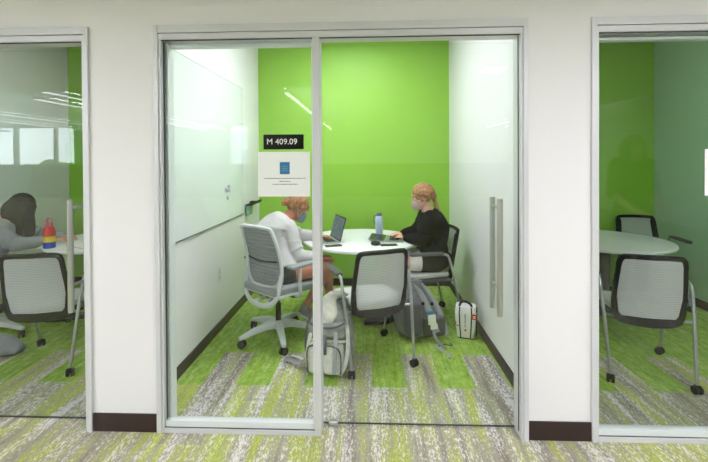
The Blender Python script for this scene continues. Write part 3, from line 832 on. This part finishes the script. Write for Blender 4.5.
def shoe(root, J, k, off, m):
    an, to = J['an'+k], J['to'+k]; d = to-an; fl = V((d.x, d.y, 0)).normalized() if V((d.x, d.y, 0)).length > .01 else V((1,0,0))
    ax = (to+V((0,0,-.005))-(an+V((0,0,-.065)))); ax.normalize()
    heel = an+V((0,0,-.055))-ax*.035
    up = (V((0,0,1))-ax*ax.z).normalized()
    g = MB(); g.limb([heel, heel+ax*.10+up*.004, heel+ax*.19, heel+ax*.255], [.036, .040, .040, .028], n=14, flat=(.8, 1.05), ref=up)
    g.limb([heel+ax*.02+up*.02, an+V((0,0,.0))], [.036, .042], n=14)
    o = g.skin('shoe', m, root, .006, 3, off)
    s = MB(); s.limb([heel-up*.026, heel+ax*.10-up*.026, heel+ax*.19-up*.026, heel+ax*.258-up*.024], [.038, .041, .042, .03], n=14, flat=(.32, 1.05), ref=up)
    s.build('sole', M['sole'] if m is not M['shoeblk'] else M['rubber'], o, True, off)

def hair_cap(L, M4, root, off, m, extra, cutf, sc=1.07, voxel=.006, name='hair'):
    h = MB(); h.ell(L(0, -.022, .030), .086*sc, .098*sc, .094*sc, M4)
    # locks lying over the scalp
    for i in range(15):
        a = -1.25+2.5*i/14
        x = math.sin(a)*.088
        h.limb([L(x*.95, .062-abs(x)*.5, .070-abs(a)*.028), L(x*1.03, .01, .105-abs(a)*.035), L(x*.9, -.065, .09-abs(a)*.045), L(x*.45, -.112, .03)], [.009, .012, .012, .010], n=7, k=4)
    extra(h)
    return h.skin(name, m, root, voxel, 2, off)

# --- P1: left of the centre table, bent over the laptop
P1 = dict(pf=(.84,.54,0), cf=(.84,.54,0), pelvis=(-.765,1.22,.555), chest=(-.85,1.33,.86), neck=(-.745,1.42,.985), head=(-.655,1.475,1.065),
    hf=(.78,.40,-.55), hu=(.35,.2,.9),
    shR=(-.70,1.26,.90), elR=(-.615,1.20,.68), wrR=(-.44,1.32,.645), shL=(-.86,1.54,.91), elL=(-.68,1.66,.775), wrL=(-.50,1.69,.765),
    hipR=(-.735,1.12,.545), knR=(-.375,1.34,.56), anR=(-.57,1.335,.20), toR=(-.46,1.40,.05),
    hipL=(-.83,1.28,.545), knL=(-.40,1.56,.56), anL=(-.375,1.53,.12), toL=(-.27,1.60,.045),
    handR=dict(d=(.85,.45,-.1), n=(0,0,-1), t=(-.4,.8,0)), handL=dict(d=(.95,-.1,-.05), n=(0,0,-1), t=(-.1,-1,0), c=.25))
r1, J, L, M4, rg, off = person('person', 'person with ginger hair bun, blue mask and pale sweater bent over a laptop', (-.80,1.19,0), P1, M['skin2'])
garment_top(r1, J, rg, off, M['sweatwhite'], 'sweater', 1.3, hem=.03, cuff=.92, rad=(.078, .072, .066, .044))
legwear(r1, J, off, M['shorts'], 'shorts', .27)
for k in 'LR': shoe(r1, J, k, off, M['shoegrey'])
mask(L, r1, off, M['maskblue'])
def ex(h):
    for i in range(7):
        a = 2*PI*i/7
        h.limb([L(math.cos(a)*.018, -.118+.006*math.sin(a), -.012+math.sin(a)*.020), L(math.cos(a+.9)*.028, -.138, -.014+math.sin(a+.9)*.028), L(math.cos(a+1.8)*.016, -.156, -.016+math.sin(a+1.8)*.016)], [.015, .016, .011], n=8, k=3)
    h.ell(L(0, -.128, -.012), .03, .032, .034)
    for q in (-1, 1):
        h.limb([L(q*.07, .05, .055), L(q*.084, .02, .02), L(q*.078, -.03, .0), L(q*.04, -.09, .02)], [.01, .014, .016, .014], n=8, k=4)
        h.limb([L(q*.062, .070, .055), L(q*.074, .062, .015), L(q*.072, .055, -.02)], [.007, .006, .003], n=6, k=3)
hair_cap(L, M4, r1, off, M['hairginger'], ex, None)

# --- P2: right of the centre table, black jumper, braid
P2 = dict(pf=(-.98,-.15,0), cf=(-.98,.05,0), pelvis=(.60,1.63,.585), chest=(.60,1.64,.86), neck=(.555,1.64,1.02), head=(.497,1.645,1.15),
    hf=(-.93,-.08,-.24), hu=(-.2,0,.95),
    shR=(.565,1.80,.955), elR=(.49,1.87,.79), wrR=(.335,1.83,.765), shL=(.565,1.475,.955), elL=(.49,1.41,.775), wrL=(.345,1.60,.768),
    hipR=(.60,1.72,.56), knR=(.18,1.66,.565), anR=(.16,1.66,.12), toR=(.04,1.66,.045),
    hipL=(.61,1.545,.56), knL=(.20,1.475,.565), anL=(.19,1.47,.12), toL=(.07,1.455,.045),
    handR=dict(d=(-.95,-.2,-.05), n=(0,0,-1), t=(.2,-1,0), c=.35), handL=dict(d=(-.65,.72,-.02), n=(0,0,-1), t=(.7,.7,0), c=.5))
r2, J, L, M4, rg, off = person('person', 'person with blond braid, pale mask and black jumper sitting at the right of the table', (.60,1.63,0), P2, M['skin'])
garment_top(r2, J, rg, off, M['jumper'], 'jumper', 1.3, hem=.0, cuff=.93, rad=(.084, .074, .062, .042), neck_cut=1.)
g = MB(); g.ell(J['pelvis']+V((.0,0,-.01)), .18, .18, .12); g.limb([J['hipL'], J['hipL'].lerp(J['knL'], .28)], [.105, .098]); g.limb([J['hipR'], J['hipR'].lerp(J['knR'], .28)], [.105, .098])
g.skin('jumper_hem', M['jumper'], r2, .007, 4, off)
legwear(r2, J, off, M['whiteshorts'], 'shorts', .52, r=(.098, .093, .086))
for k in 'LR': shoe(r2, J, k, off, M['shoeblk'])
mask(L, r2, off, M['maskpink'])
def ex(h):
    for q in (-1, 1):
        h.limb([L(q*.072, .045, .05), L(q*.086, .0, .03), L(q*.075, -.05, .0), L(q*.03, -.095, -.02)], [.01, .015, .018, .018], n=8, k=4)
hair_cap(L, M4, r2, off, M['hairblond'], ex, None)
h = MB()
bp_ = catmull([L(0, -.10, .055), L(0, -.122, .0), L(0.01, -.118, -.055), J['neck']+V((.09,-.02,.01)), J['neck']+V((.145,-.03,-.07)), J['neck']+V((.165,-.04,-.15))], 4)
for i, p in enumerate(bp_):
    s_ = 1 if i % 2 else -1; r_ = .031*(1-.5*i/len(bp_)); q_ = bp_[min(i+1, len(bp_)-1)]-bp_[max(i-1, 0)]; sd = q_.cross(V((1,0,0))).normalized()
    h.ell(p+sd*.010*s_, r_*.85, r_*.85, r_*1.15)
h.skin('braid', M['hairblond'], r2, .005, 1, off)
h = MB(); h.lathe([(.002, 0), (.014, .003), (.014, .012), (.002, .016)], c=bp_[-1]-V((0,0,.03))); h.build('hair_tie', M['black'], r2, True, off)

# --- P3: left room, long brown hair, grey sweater
P3 = dict(pf=(.75,.66,0), cf=(.85,.5,0), pelvis=(-3.36,1.15,.555), chest=(-3.37,1.28,.80), neck=(-3.335,1.38,.965), head=(-3.255,1.455,1.075),
    hf=(.80,.40,-.50), hu=(.42,.25,.87),
    shR=(-3.28,1.22,.885), elR=(-3.16,1.27,.765), wrR=(-2.99,1.45,.765), shL=(-3.44,1.50,.90), elL=(-3.26,1.68,.775), wrL=(-3.03,1.66,.765),
    hipR=(-3.29,1.08,.545), knR=(-2.93,1.33,.56), anR=(-2.93,1.40,.12), toR=(-2.84,1.47,.045),
    hipL=(-3.42,1.22,.545), knL=(-3.10,1.52,.56), anL=(-3.09,1.60,.12), toL=(-3.0,1.68,.045),
    handR=dict(d=(.7,.7,0), n=(0,0,-1), t=(-.7,.7,0), c=.4), handL=dict(d=(.9,-.1,0), n=(0,0,-1), t=(0,-1,0), c=.4))
r3, J, L, M4, rg, off = person('person', 'person with long brown hair and grey sweater leaning over the table in the left room', (-3.36,1.15,0), P3, M['skin'])
garment_top(r3, J, rg, off, M['sweatgrey'], 'sweater', 1.22, cuff=.9, rad=(.074, .068, .062, .044))
legwear(r3, J, off, M['jeans'], 'jeans', 1., full=True)
for k in 'LR': shoe(r3, J, k, off, M['shoeblk'])
def long_hair(L, J, drop=.24, fwd=.02, veil=False):
    def ex(h):
        for q in (-1, 1):
            for i in range(7):
                y = .055-.022*i
                a = L(q*.072, y, .045); b_ = L(q*.088, y-.004, -.02); c_ = L(q*.082, y, -.09)
                e = c_+V((0,0,-drop*(.45 if i < 2 else .8)))+(V(J['hf']).normalized()*fwd*(1 if i < 4 else .2))
                h.limb([a, b_, c_, c_.lerp(e, .5), e], [.013, .018, .018, .015, .006], n=8, k=3)
        if veil:      # hair fallen forward beside the face
            for i in range(5):
                a = L(.074-.004*i, .040+.012*i, .06); b_ = L(.088-.005*i, .050+.014*i, -.01); e = b_+V((.02,-.01,-.27+.02*i))
                h.limb([a, b_, b_.lerp(e, .5), e], [.014, .020, .020, .008], n=8, k=3)
        for i in range(6):
            x = -.06+.024*i; a = L(x, -.10, .03); b_ = L(x, -.115, -.06); e = b_+V((0,0,-drop*.5))
            h.limb([a, b_, e], [.018, .02, .008], n=8, k=3)
    return ex
hair_cap(L, M4, r3, off, M['hairbrown'], long_hair(L, J, .24, .0, True), None)

# --- P4: person standing in the corridor, seen mirrored in the right glass
P4 = dict(pf=(0,1,0), cf=(0,1,0), pelvis=(2.78,-2.1,.98), chest=(2.78,-2.12,1.28), neck=(2.78,-2.11,1.50), head=(2.78,-2.075,1.625),
    hf=(0,1,-.12), shR=(2.95,-2.11,1.43), elR=(3.0,-2.07,1.13), wrR=(2.93,-1.86,1.02), shL=(2.61,-2.11,1.43), elL=(2.56,-2.08,1.13), wrL=(2.63,-1.86,.98),
    hipR=(2.88,-2.1,.93), knR=(2.885,-2.08,.50), anR=(2.885,-2.12,.09), toR=(2.90,-1.98,.045),
    hipL=(2.68,-2.1,.93), knL=(2.675,-2.08,.50), anL=(2.675,-2.12,.09), toL=(2.66,-1.98,.045),
    handR=dict(d=(-.6,.75,-.2), n=(-.5,-.2,-.8), t=(-.5,0,.8), c=.4), handL=dict(d=(.6,.75,-.2), n=(.5,-.2,-.8), t=(.5,0,.8), c=.4))
r4, J, L, M4, rg, off = person('person', 'standing person with long dark hair in a dark shirt, mirrored in the right glass', (2.78,-2.1,0), P4, M['skin'])
garment_top(r4, J, rg, off, M['jumper'], 'shirt', 1.12, cuff=.02, rad=(.068, .064, .054, .05))
legwear(r4, J, off, M['jeans'], 'jeans', 1., full=True)
for k in 'LR': shoe(r4, J, k, off, M['shoeblk'])
hair_cap(L, M4, r4, off, M['hairdark'], long_hair(L, J, .12, .0), None)

# ------------------------------------------------------------------ things on the tables
TZ = .73
def laptop(x, y, rz, label, w=.33, d=.225, open_=105, m='laptopcase', lit=True):
    t = thing('laptop', label, 'laptop', (x, y, TZ), rz)       # opens towards local -Y, hinge at local y=d/2
    MB().box(-w/2, w/2, -d/2, d/2, .0, .016, .005).build('keyboard_base', M[m], t)
    k = MB()
    for r_ in range(5):
        for c_ in range(13):
            x0 = -w/2+.022+c_*(w-.044)/13; y0 = d/2-.035-r_*.0185
            k.box(x0, x0+(w-.044)/13-.003, y0-.0155, y0, .0155, .0175)
    k.build('keys', M['keys'], t, False)
    MB().box(-.05, .05, -d/2+.012, -d/2+.075, .0155, .0165).build('touchpad', M['darkgrey'], t, False)
    A = T((0, d/2, .014)) @ Matrix.Rotation(math.radians(180-open_), 4, 'X').inverted()
    A = T((0, d/2-.003, .014)) @ Matrix.Rotation(-math.radians(open_-90), 4, 'X')
    lid = MB().box(-w/2, w/2, 0, .008, 0, d, .003, mtx=A).build('lid', M['laptopdk' if lit else m], t)
    MB().box(-w/2+.008, w/2-.008, -.001, .0, .012, d-.010, mtx=A).build('screen', M['screen'] if lit else M['phone'], lid, False)
    return t
# laptop 1: hinge line runs (.-.395,1.85) to (-.27,1.53); screen towards the person on the left
hx, hy = -.335, 1.67; ang = math.atan2(-.31, .125)
laptop(hx-.11*math.cos(ang+PI/2)*1, hy-.11*math.sin(ang+PI/2)*1, ang, 'open laptop with lit dark screen before the person with the blue mask')
laptop(.245, 1.70, math.radians(84), 'silver laptop lying nearly flat under the hands of the person in black', w=.30, d=.165, open_=174, lit=False)
def phone(x, y, rz, label):
    t = thing('phone', label, 'phone', (x, y, TZ), rz)
    MB().box(-.036, .036, -.075, .075, 0, .008, .003, seg=2).build('case', M['black'], t)
    MB().box(-.033, .033, -.071, .071, .0078, .0086).build('phone_screen', M['phone'], t, False)
phone(-.325, 1.40, math.radians(-70), 'black phone lying beside the open laptop near the front of the table')
phone(.175, 1.44, math.radians(-80), 'dark phone lying in front of the flat laptop beside the black puck')
pk = thing('round_case', 'small round black case on the table in front of the blue bottle', 'case', (.055, 1.46, TZ))
MB().lathe([(.001, 0), (.036, 0), (.041, .006), (.041, .022), (.036, .028), (.001, .029)]).build('case_shell', M['black'], pk)
MB().lathe([(.0415, .013), (.0425, .014), (.0425, .016), (.0415, .017)]).build('seam', M['darkgrey'], pk)
bt = thing('water_bottle', 'pale blue water bottle with grey cap near the back of the centre table', 'bottle', (.10, 1.90, TZ))
MB().lathe([(.001, 0), (.036, 0), (.038, .004), (.038, .165), (.035, .185), (.028, .20), (.026, .205), (.001, .205)]).build('bottle_body', M['bottle'], bt)
MB().lathe([(.029, .203), (.029, .226), (.025, .232), (.001, .232)]).build('cap', M['caprgrey'], bt)
MB().tube(catmull([(-.028, 0, .21), (-.05, 0, .20), (-.058, 0, .165), (-.048, 0, .13), (-.036, 0, .12)], 5), .005, 8).build('carry_strap', M['caprgrey'], bt)
rb = thing('water_bottle', 'rainbow striped bottle with pink lid on the left room table', 'bottle', (-2.875, 1.30, TZ))
rb.scale = (1.2, 1.2, 1.25)
MB().lathe([(.001, 0), (.037, 0), (.039, .004), (.039, .045), (.001, .045)]).build('blue_band', M['blueband'], rb)
MB().lathe([(.001, .045), (.039, .045), (.039, .085), (.001, .085)]).build('yellow_band', M['yellow'], rb)
MB().lathe([(.001, .085), (.039, .085), (.040, .10), (.038, .125), (.030, .145), (.022, .155), (.001, .155)]).build('red_band', M['redband'], rb)
MB().lathe([(.023, .153), (.024, .17), (.020, .18), (.001, .18)]).limb([(-.016, 0, .175), (-.02, 0, .20), (0, 0, .215), (.02, 0, .20), (.016, 0, .175)], [.006, .006, .006, .006, .006], n=8, k=3).build('lid', M['pinklid'], rb)
for i, (x, y, a, m, lb) in enumerate([(-2.92, 1.42, .4, 'paper', 'white sheet of paper beside the rainbow bottle'), (-2.62, 1.42, -.5, 'cream', 'open notebook on the left room table right of the rainbow bottle')]):
    nb = thing('notebook' if i else 'paper_sheet', lb, 'notebook' if i else 'paper', (x, y, TZ), a)
    if i:
        MB().box(-.15, 0, -.1, .1, 0, .008, .002).build('left_page', M['paper'], nb); MB().box(0, .15, -.1, .1, 0, .010, .002).build('right_page', M['paper'], nb)
        MB().box(-.155, .155, -.105, .105, -.0, .002).build('cover', M['redband'], nb)
    else: MB().box(-.10, .10, -.14, .14, 0, .001).build('sheet', M['paper'], nb, False)
laptop(-2.68, 1.80, math.radians(-55), 'open dark laptop on the left room table behind the notebook', lit=False, open_=112)
pc = thing('pencil_case', 'black pencil case at the right edge of the left room table', 'pencil case', (-2.27, 1.48, TZ), .9)
MB().limb([(-.09, 0, .032), (0, 0, .036), (.09, 0, .032)], [.03, .036, .03], n=14).build('pouch', M['packdark'], pc)
MB().tube([(-.085, 0, .066), (0, 0, .072), (.085, 0, .066)], .003, 6).build('zip', M['chrome'], pc)

# ------------------------------------------------------------------ bags
def strap(pts, w, th, name, m, parent, ref):
    return MB().tube(catmull(pts, 6), w, 10, flat=(th, 1.), ref=ref).build(name, m, parent)
# cream and grey backpack behind the mullion
b1 = thing('backpack', 'cream and grey backpack standing on the carpet right behind the mullion', 'backpack', (-.285, .70, 0), math.radians(-8))
b = MB()
prof = [(0.02, .135, .10), (.06, .165, .13), (.18, .172, .135), (.30, .160, .125), (.40, .135, .105), (.47, .09, .075), (.50, .03, .03)]
rings = []
for z, w, d in prof:
    rings.append([V((w*(abs(math.cos(q))**.6)*(1 if math.cos(q) > 0 else -1), d*(abs(math.sin(q))**.7)*(1 if math.sin(q) > 0 else -1)+.06*(z/.5)**2, z)) for q in [2*PI*k/32 for k in range(32)]])
b.rings(rings); b.skin('main_sack', M['creamgrey'], b1, .009, 4)
p = MB(); p.box(-.12, .12, -.185, -.08, .04, .24, .035, seg=4); p.skin('front_pocket', M['cream'], b1, .008, 4)
p = MB(); p.box(-.135, .135, -.145, .04, .27, .37, .03, seg=4); p.skin('upper_pocket', M['creamgrey'], b1, .008, 4)
p = MB().limb([(-.02, -.10, .36), (.0, -.09, .44), (.03, .0, .515), (.06, .08, .50)], [.05, .075, .085, .06], n=16, flat=(.32, 1.), ref=(0, 1, .6)); p.build('top_flap', M['cream'], b1)
strap([(-.10, -.13, .33), (-.115, -.165, .25), (-.125, -.175, .15), (-.12, -.15, .05)], .012, .3, 'compression_strap', M['cream'], b1, (0,1,0))
strap([(.14, -.10, .36), (.155, -.13, .25), (.14, -.15, .12), (.10, -.14, .03)], .014, .3, 'compression_strap', M['cream'], b1, (0,1,0))
strap([(-.115, -.188, .06), (-.118, -.190, .20), (-.08, -.190, .245), (.06, -.190, .245), (.112, -.190, .20), (.114, -.188, .06)], .006, .5, 'zip', M['packdark'], b1, (0,1,0))
strap([(.05, -.12, .36), (.075, -.155, .30), (.078, -.192, .22), (.07, -.192, .06)], .016, .3, 'front_strap', M['packmid'], b1, (0,1,0))
strap([(-.06, -.19, .20), (-.02, -.194, .13), (.0, -.194, .06)], .005, .5, 'seam', M['packdark'], b1, (0,1,0))
strap([(-.13, -.13, .38), (-.05, -.155, .355), (.06, -.155, .36), (.13, -.12, .38)], .007, .5, 'seam', M['packdark'], b1, (0,1,0))
strap([(-.13, -.12, .255), (0, -.155, .262), (.135, -.12, .255)], .010, .5, 'pocket_edge', M['cream'], b1, (0,1,0))
strap([(-.155, -.06, .08), (-.165, -.07, .2), (-.150, -.05, .34), (-.10, -.01, .45)], .010, .5, 'side_piping', M['packdark'], b1, (0,1,0))
strap([(-.01, -.150, .30), (.0, -.190, .25), (.0, -.194, .19)], .020, .3, 'dark_patch', M['packdark'], b1, (0,1,0))
strap([(-.155, -.02, .12), (-.20, -.04, .05), (-.26, -.02, .022), (-.30, .03, .016), (-.36, .02, .014)], .020, .25, 'shoulder_strap', M['packmid'], b1, (0,0,1))
strap([(-.15, .03, .08), (-.21, .03, .03), (-.27, .08, .016), (-.33, .10, .014)], .014, .25, 'shoulder_strap', M['cream'], b1, (0,0,1))
# charcoal backpack right of the near chair
b2 = thing('backpack', 'charcoal grey backpack with a white tag behind the empty guest chair', 'backpack', (.42, 1.27, 0), math.radians(12))
b = MB(); rings = []
prof = [(0.02, .17, .12), (.05, .205, .15), (.16, .205, .15), (.28, .18, .13), (.38, .145, .11), (.445, .10, .08), (.465, .04, .03)]
for z, w, d in prof:
    rings.append([V((w*(abs(math.cos(q))**.65)*(1 if math.cos(q) > 0 else -1)-.10*(z/.46)**1.2+.02, d*(abs(math.sin(q))**.7)*(1 if math.sin(q) > 0 else -1)+.10*(z/.46), z)) for q in [2*PI*k/36 for k in range(36)]])
b.rings(rings); b.skin('main_sack', M['pack'], b2, .009, 4)
p = MB(); p.box(-.155, -.02, -.165, -.02, .05, .33, .04, seg=4); p.skin('side_pocket', M['packdark'], b2, .009, 4)
p = MB()
p.rings([[V((x0*(1-z), -.165+.30*z+(.0 if abs(x0) < .1 else .02), .05+z)) for x0 in ()] for z in ()]) if False else None
p.box(-.01, .185, -.16, -.10, .035, .20, .03, seg=4); p.skin('lumbar_pad', M['packdark'], b2, .008, 4)
strap([(-.06, .035, .43), (-.01, -.055, .38), (.03, -.105, .29), (.06, -.16, .19), (.09, -.19, .09)], .026, .28, 'shoulder_strap', M['packmid'], b2, (0,1,.5))
strap([(.03, .035, .42), (.09, -.04, .34), (.14, -.09, .24), (.175, -.13, .13), (.19, -.15, .05)], .024, .28, 'shoulder_strap', M['packmid'], b2, (0,1,.5))
strap([(.06, -.185, .20), (.05, -.215, .12), (.07, -.235, .05), (.11, -.30, .012)], .012, .3, 'webbing', M['packmid'], b2, (0,1,.2))
strap([(-.09, .0, .455), (-.05, -.05, .475), (.0, -.04, .468), (.02, .02, .445)], .016, .3, 'top_handle', M['packmid'], b2, (0,1,.5))
for (x, y, z) in ((.0, -.10, .30), (.065, -.135, .305)):
    MB().lathe([(.001, 0), (.012, .002), (.014, .01), (.001, .012)], c=(x, y, z), axis=(0,-1,.4)).build('buckle', M['black'], b2)
tg = MB().box(.02, .085, -.215, -.213, .165, .245, 0, mtx=Matrix.Rotation(math.radians(-4), 4, 'Y')).build('white_tag', M['paper'], b2, False)
MB().box(.01, .075, -.214, -.2125, .245, .275, 0, mtx=Matrix.Rotation(math.radians(-4), 4, 'Y')).build('blue_band', M['tagblue'], tg, False)
MB().box(.035, .095, -.219, -.217, .125, .17, 0, mtx=Matrix.Rotation(math.radians(-4), 4, 'Y')).build('small_tag', M['paper'], tg, False)
# loose strap ends and clip on the floor
lc = thing('loose_strap', 'loose grey strap with clip lying on the green carpet near the charcoal backpack', 'strap', (.60, .98, 0))
MB().tube(catmull([(-.07, .08, .006), (-.05, .0, .006), (.0, -.05, .006), (.0, -.13, .006)], 6), .012, 8, flat=(.3, 1.), ref=(0,0,1)).build('webbing', M['packmid'], lc)
MB().tube(catmull([(-.05, .06, .007), (.0, .09, .008), (.05, .07, .007), (.06, .11, .007)], 6), .008, 8, flat=(.4, 1.), ref=(0,0,1)).build('clip', M['darkgrey'], lc)
# white bag by the right wall
wbg = thing('lunch_bag', 'white bag with black piping and red prints standing by the right wall', 'bag', (.815, 1.245, 0), math.radians(-16))
def bagring(z, w, d): return [V((x*w, y*d, z)) for x, y in ((-1,-.8), (-.9,-1), (.9,-1), (1,-.8), (1,.8), (.9,1), (-.9,1), (-1,.8))]
b = MB(); b.rings([bagring(0.0, .062, .052), bagring(.02, .068, .058), bagring(.12, .080, .066), bagring(.22, .088, .064), bagring(.265, .080, .05), bagring(.275, .06, .03)]).build('bag_body', M['bagwhite'], wbg)
for s_ in (-1, 1):
    MB().tube([(s_*.036, -.053, .0), (s_*.040, -.060, .02), (s_*.046, -.068, .12), (s_*.050, -.067, .22), (s_*.046, -.052, .265)], .005, 8).build('piping', M['black'], wbg)
MB().tube([(-.062, -.05, .004), (0, -.055, .004), (.062, -.05, .004)], .005, 8).build('piping', M['black'], wbg)
MB().tube(catmull([(-.05, -.045, .262), (-.035, -.03, .295), (.0, -.02, .300), (.04, -.03, .285), (.05, -.045, .262)], 5), .008, 8, flat=(.5, 1.3), ref=(0,1,0)).build('handle', M['black'], wbg)
MB().box(.083, .094, -.05, .05, .03, .24, .006).build('side_gusset', M['black'], wbg)
for (x, y, z, r_) in ((-.066, -.061, .125, .020), (.070, -.067, .195, .024)):
    q = MB(); q.lathe([(.001, -.001), (r_, -.001), (r_, .001), (.001, .001)], c=(x*.98, y-.0035, z), axis=(0,1,0)).build('red_emblem', M['red'], wbg)
    q = MB(); q.box(x-.010, x+.010, y-.0066, y-.0045, z-.010, z-.004).box(x-.010, x+.010, y-.0066, y-.0045, z+.002, z+.008); q.build('emblem_bars', M['bagwhite'], wbg, False)
q = MB(); rnd = random.Random(3); z = .105
while z < .205:      # a short vertical line of print, too small to read
    hh = rnd.uniform(.006, .012); q.box(-.008+rnd.uniform(0, .004), .007, -.0712, -.0700, z, z+hh*.35); q.box(-.008, -.004+rnd.uniform(0, .008), -.0712, -.0700, z+hh*.45, z+hh*.8); z += hh+.003
q.build('vertical_print', M['darkgrey'], wbg, False)
MB().lathe([(.001, -.001), (.009, -.001), (.009, .001), (.001, .001)], c=(.0, -.0700, .078), axis=(0,1,0)).build('red_dot', M['red'], wbg)
# grey bag lying at the left edge
b3 = thing('grey_bag', 'soft pale grey bag lying on the carpet at the left edge', 'bag', (-2.95, .80, 0), .15)
b = MB(); b.limb([(-.22, 0, .07), (-.05, 0, .09), (.10, .0, .075), (.20, .0, .05)], [.08, .10, .085, .05], n=18, flat=(.8, 1.3), ref=(0,0,1)); b.skin('bag_body', M['greycush'], b3, .009, 3)
strap([(-.1, -.06, .16), (.02, -.10, .15), (.14, -.08, .09), (.2, -.02, .05)], .012, .3, 'bag_strap', M['packmid'], b3, (0,0,1))

# ------------------------------------------------------------------ outside the office windows
tw = thing('office_tower', 'pale tower far outside the office windows', 'building', (-22, -52, -12))
MB().box(-9, 9, -5, 5, 0, 40).build('facade', mat('tower_facade', (205,212,218), .7), tw, False)
q = MB()
for j in range(18):
    for i in range(12): q.box(-8.6+i*1.45, -7.6+i*1.45, 5.0, 5.05, 1+j*2.1, 2.4+j*2.1)
q.build('window_rows', mat('tower_window', (120,140,155), .3), tw, False)['kind'] = 'stuff'
for i, (x, y, h_) in enumerate(((-19.5, -26, 4.2), (-23.5, -27, 4.8), (-15.5, -27, 4.0))):
    t = thing('tree', ['rounded tree outside the windows, middle of three', 'tallest rounded tree outside the windows, left of the others', 'smallest rounded tree outside the windows, right of the others'][i], 'tree', (x, y, -3.1))
    MB().limb([(0,0,0), (.1,0,h_*.4), (0,.1,h_*.7)], [.2, .15, .08], n=10).build('trunk', M['bark'], t)
    q = MB()
    for k in range(14):
        q.ell((random.uniform(-1.2,1.2), random.uniform(-1,1), h_*.75+random.uniform(-.7,.6)), random.uniform(.5,.9), random.uniform(.5,.9), random.uniform(.4,.7), None, 10, 8)
    q.build('crown', M['leaf'], t)

# ------------------------------------------------------------------ world, camera
w = bpy.data.worlds.new('sky'); scene.world = w; w.use_nodes = True
bg = w.node_tree.nodes['Background']; bg.inputs['Color'].default_value = (.86, .93, 1., 1); bg.inputs['Strength'].default_value = 12.
f_, sy_, yaw, pitch, roll, D_ = 395., -66.82, .0381, -.0098, -.0057, 2.135
cy, sn = math.cos(yaw), math.sin(yaw); cp, sp_ = math.cos(pitch), math.sin(pitch); cr, sr = math.cos(roll), math.sin(roll)
fw = V((-sn*cp, cy*cp, sp_)); rt = V((cy, sn, 0)); up = rt.cross(fw)
r2_ = rt*cr+up*sr; u2_ = -rt*sr+up*cr
cam = bpy.data.cameras.new('camera'); co = bpy.data.objects.new('camera', cam); col.objects.link(co)
cam.sensor_width = 36; cam.lens = f_/708*36; cam.shift_y = sy_/708; cam.clip_start = .05; cam.clip_end = 200
mw = Matrix(((r2_.x, u2_.x, -fw.x, 0), (r2_.y, u2_.y, -fw.y, -D_), (r2_.z, u2_.z, -fw.z, 1.5), (0,0,0,1)))
co.matrix_world = mw; scene.camera = co
vs = scene.view_settings; vs.view_transform = 'Standard'; vs.look = 'None'; vs.gamma = 1; vs.exposure = 0.; vs.use_curve_mapping = False
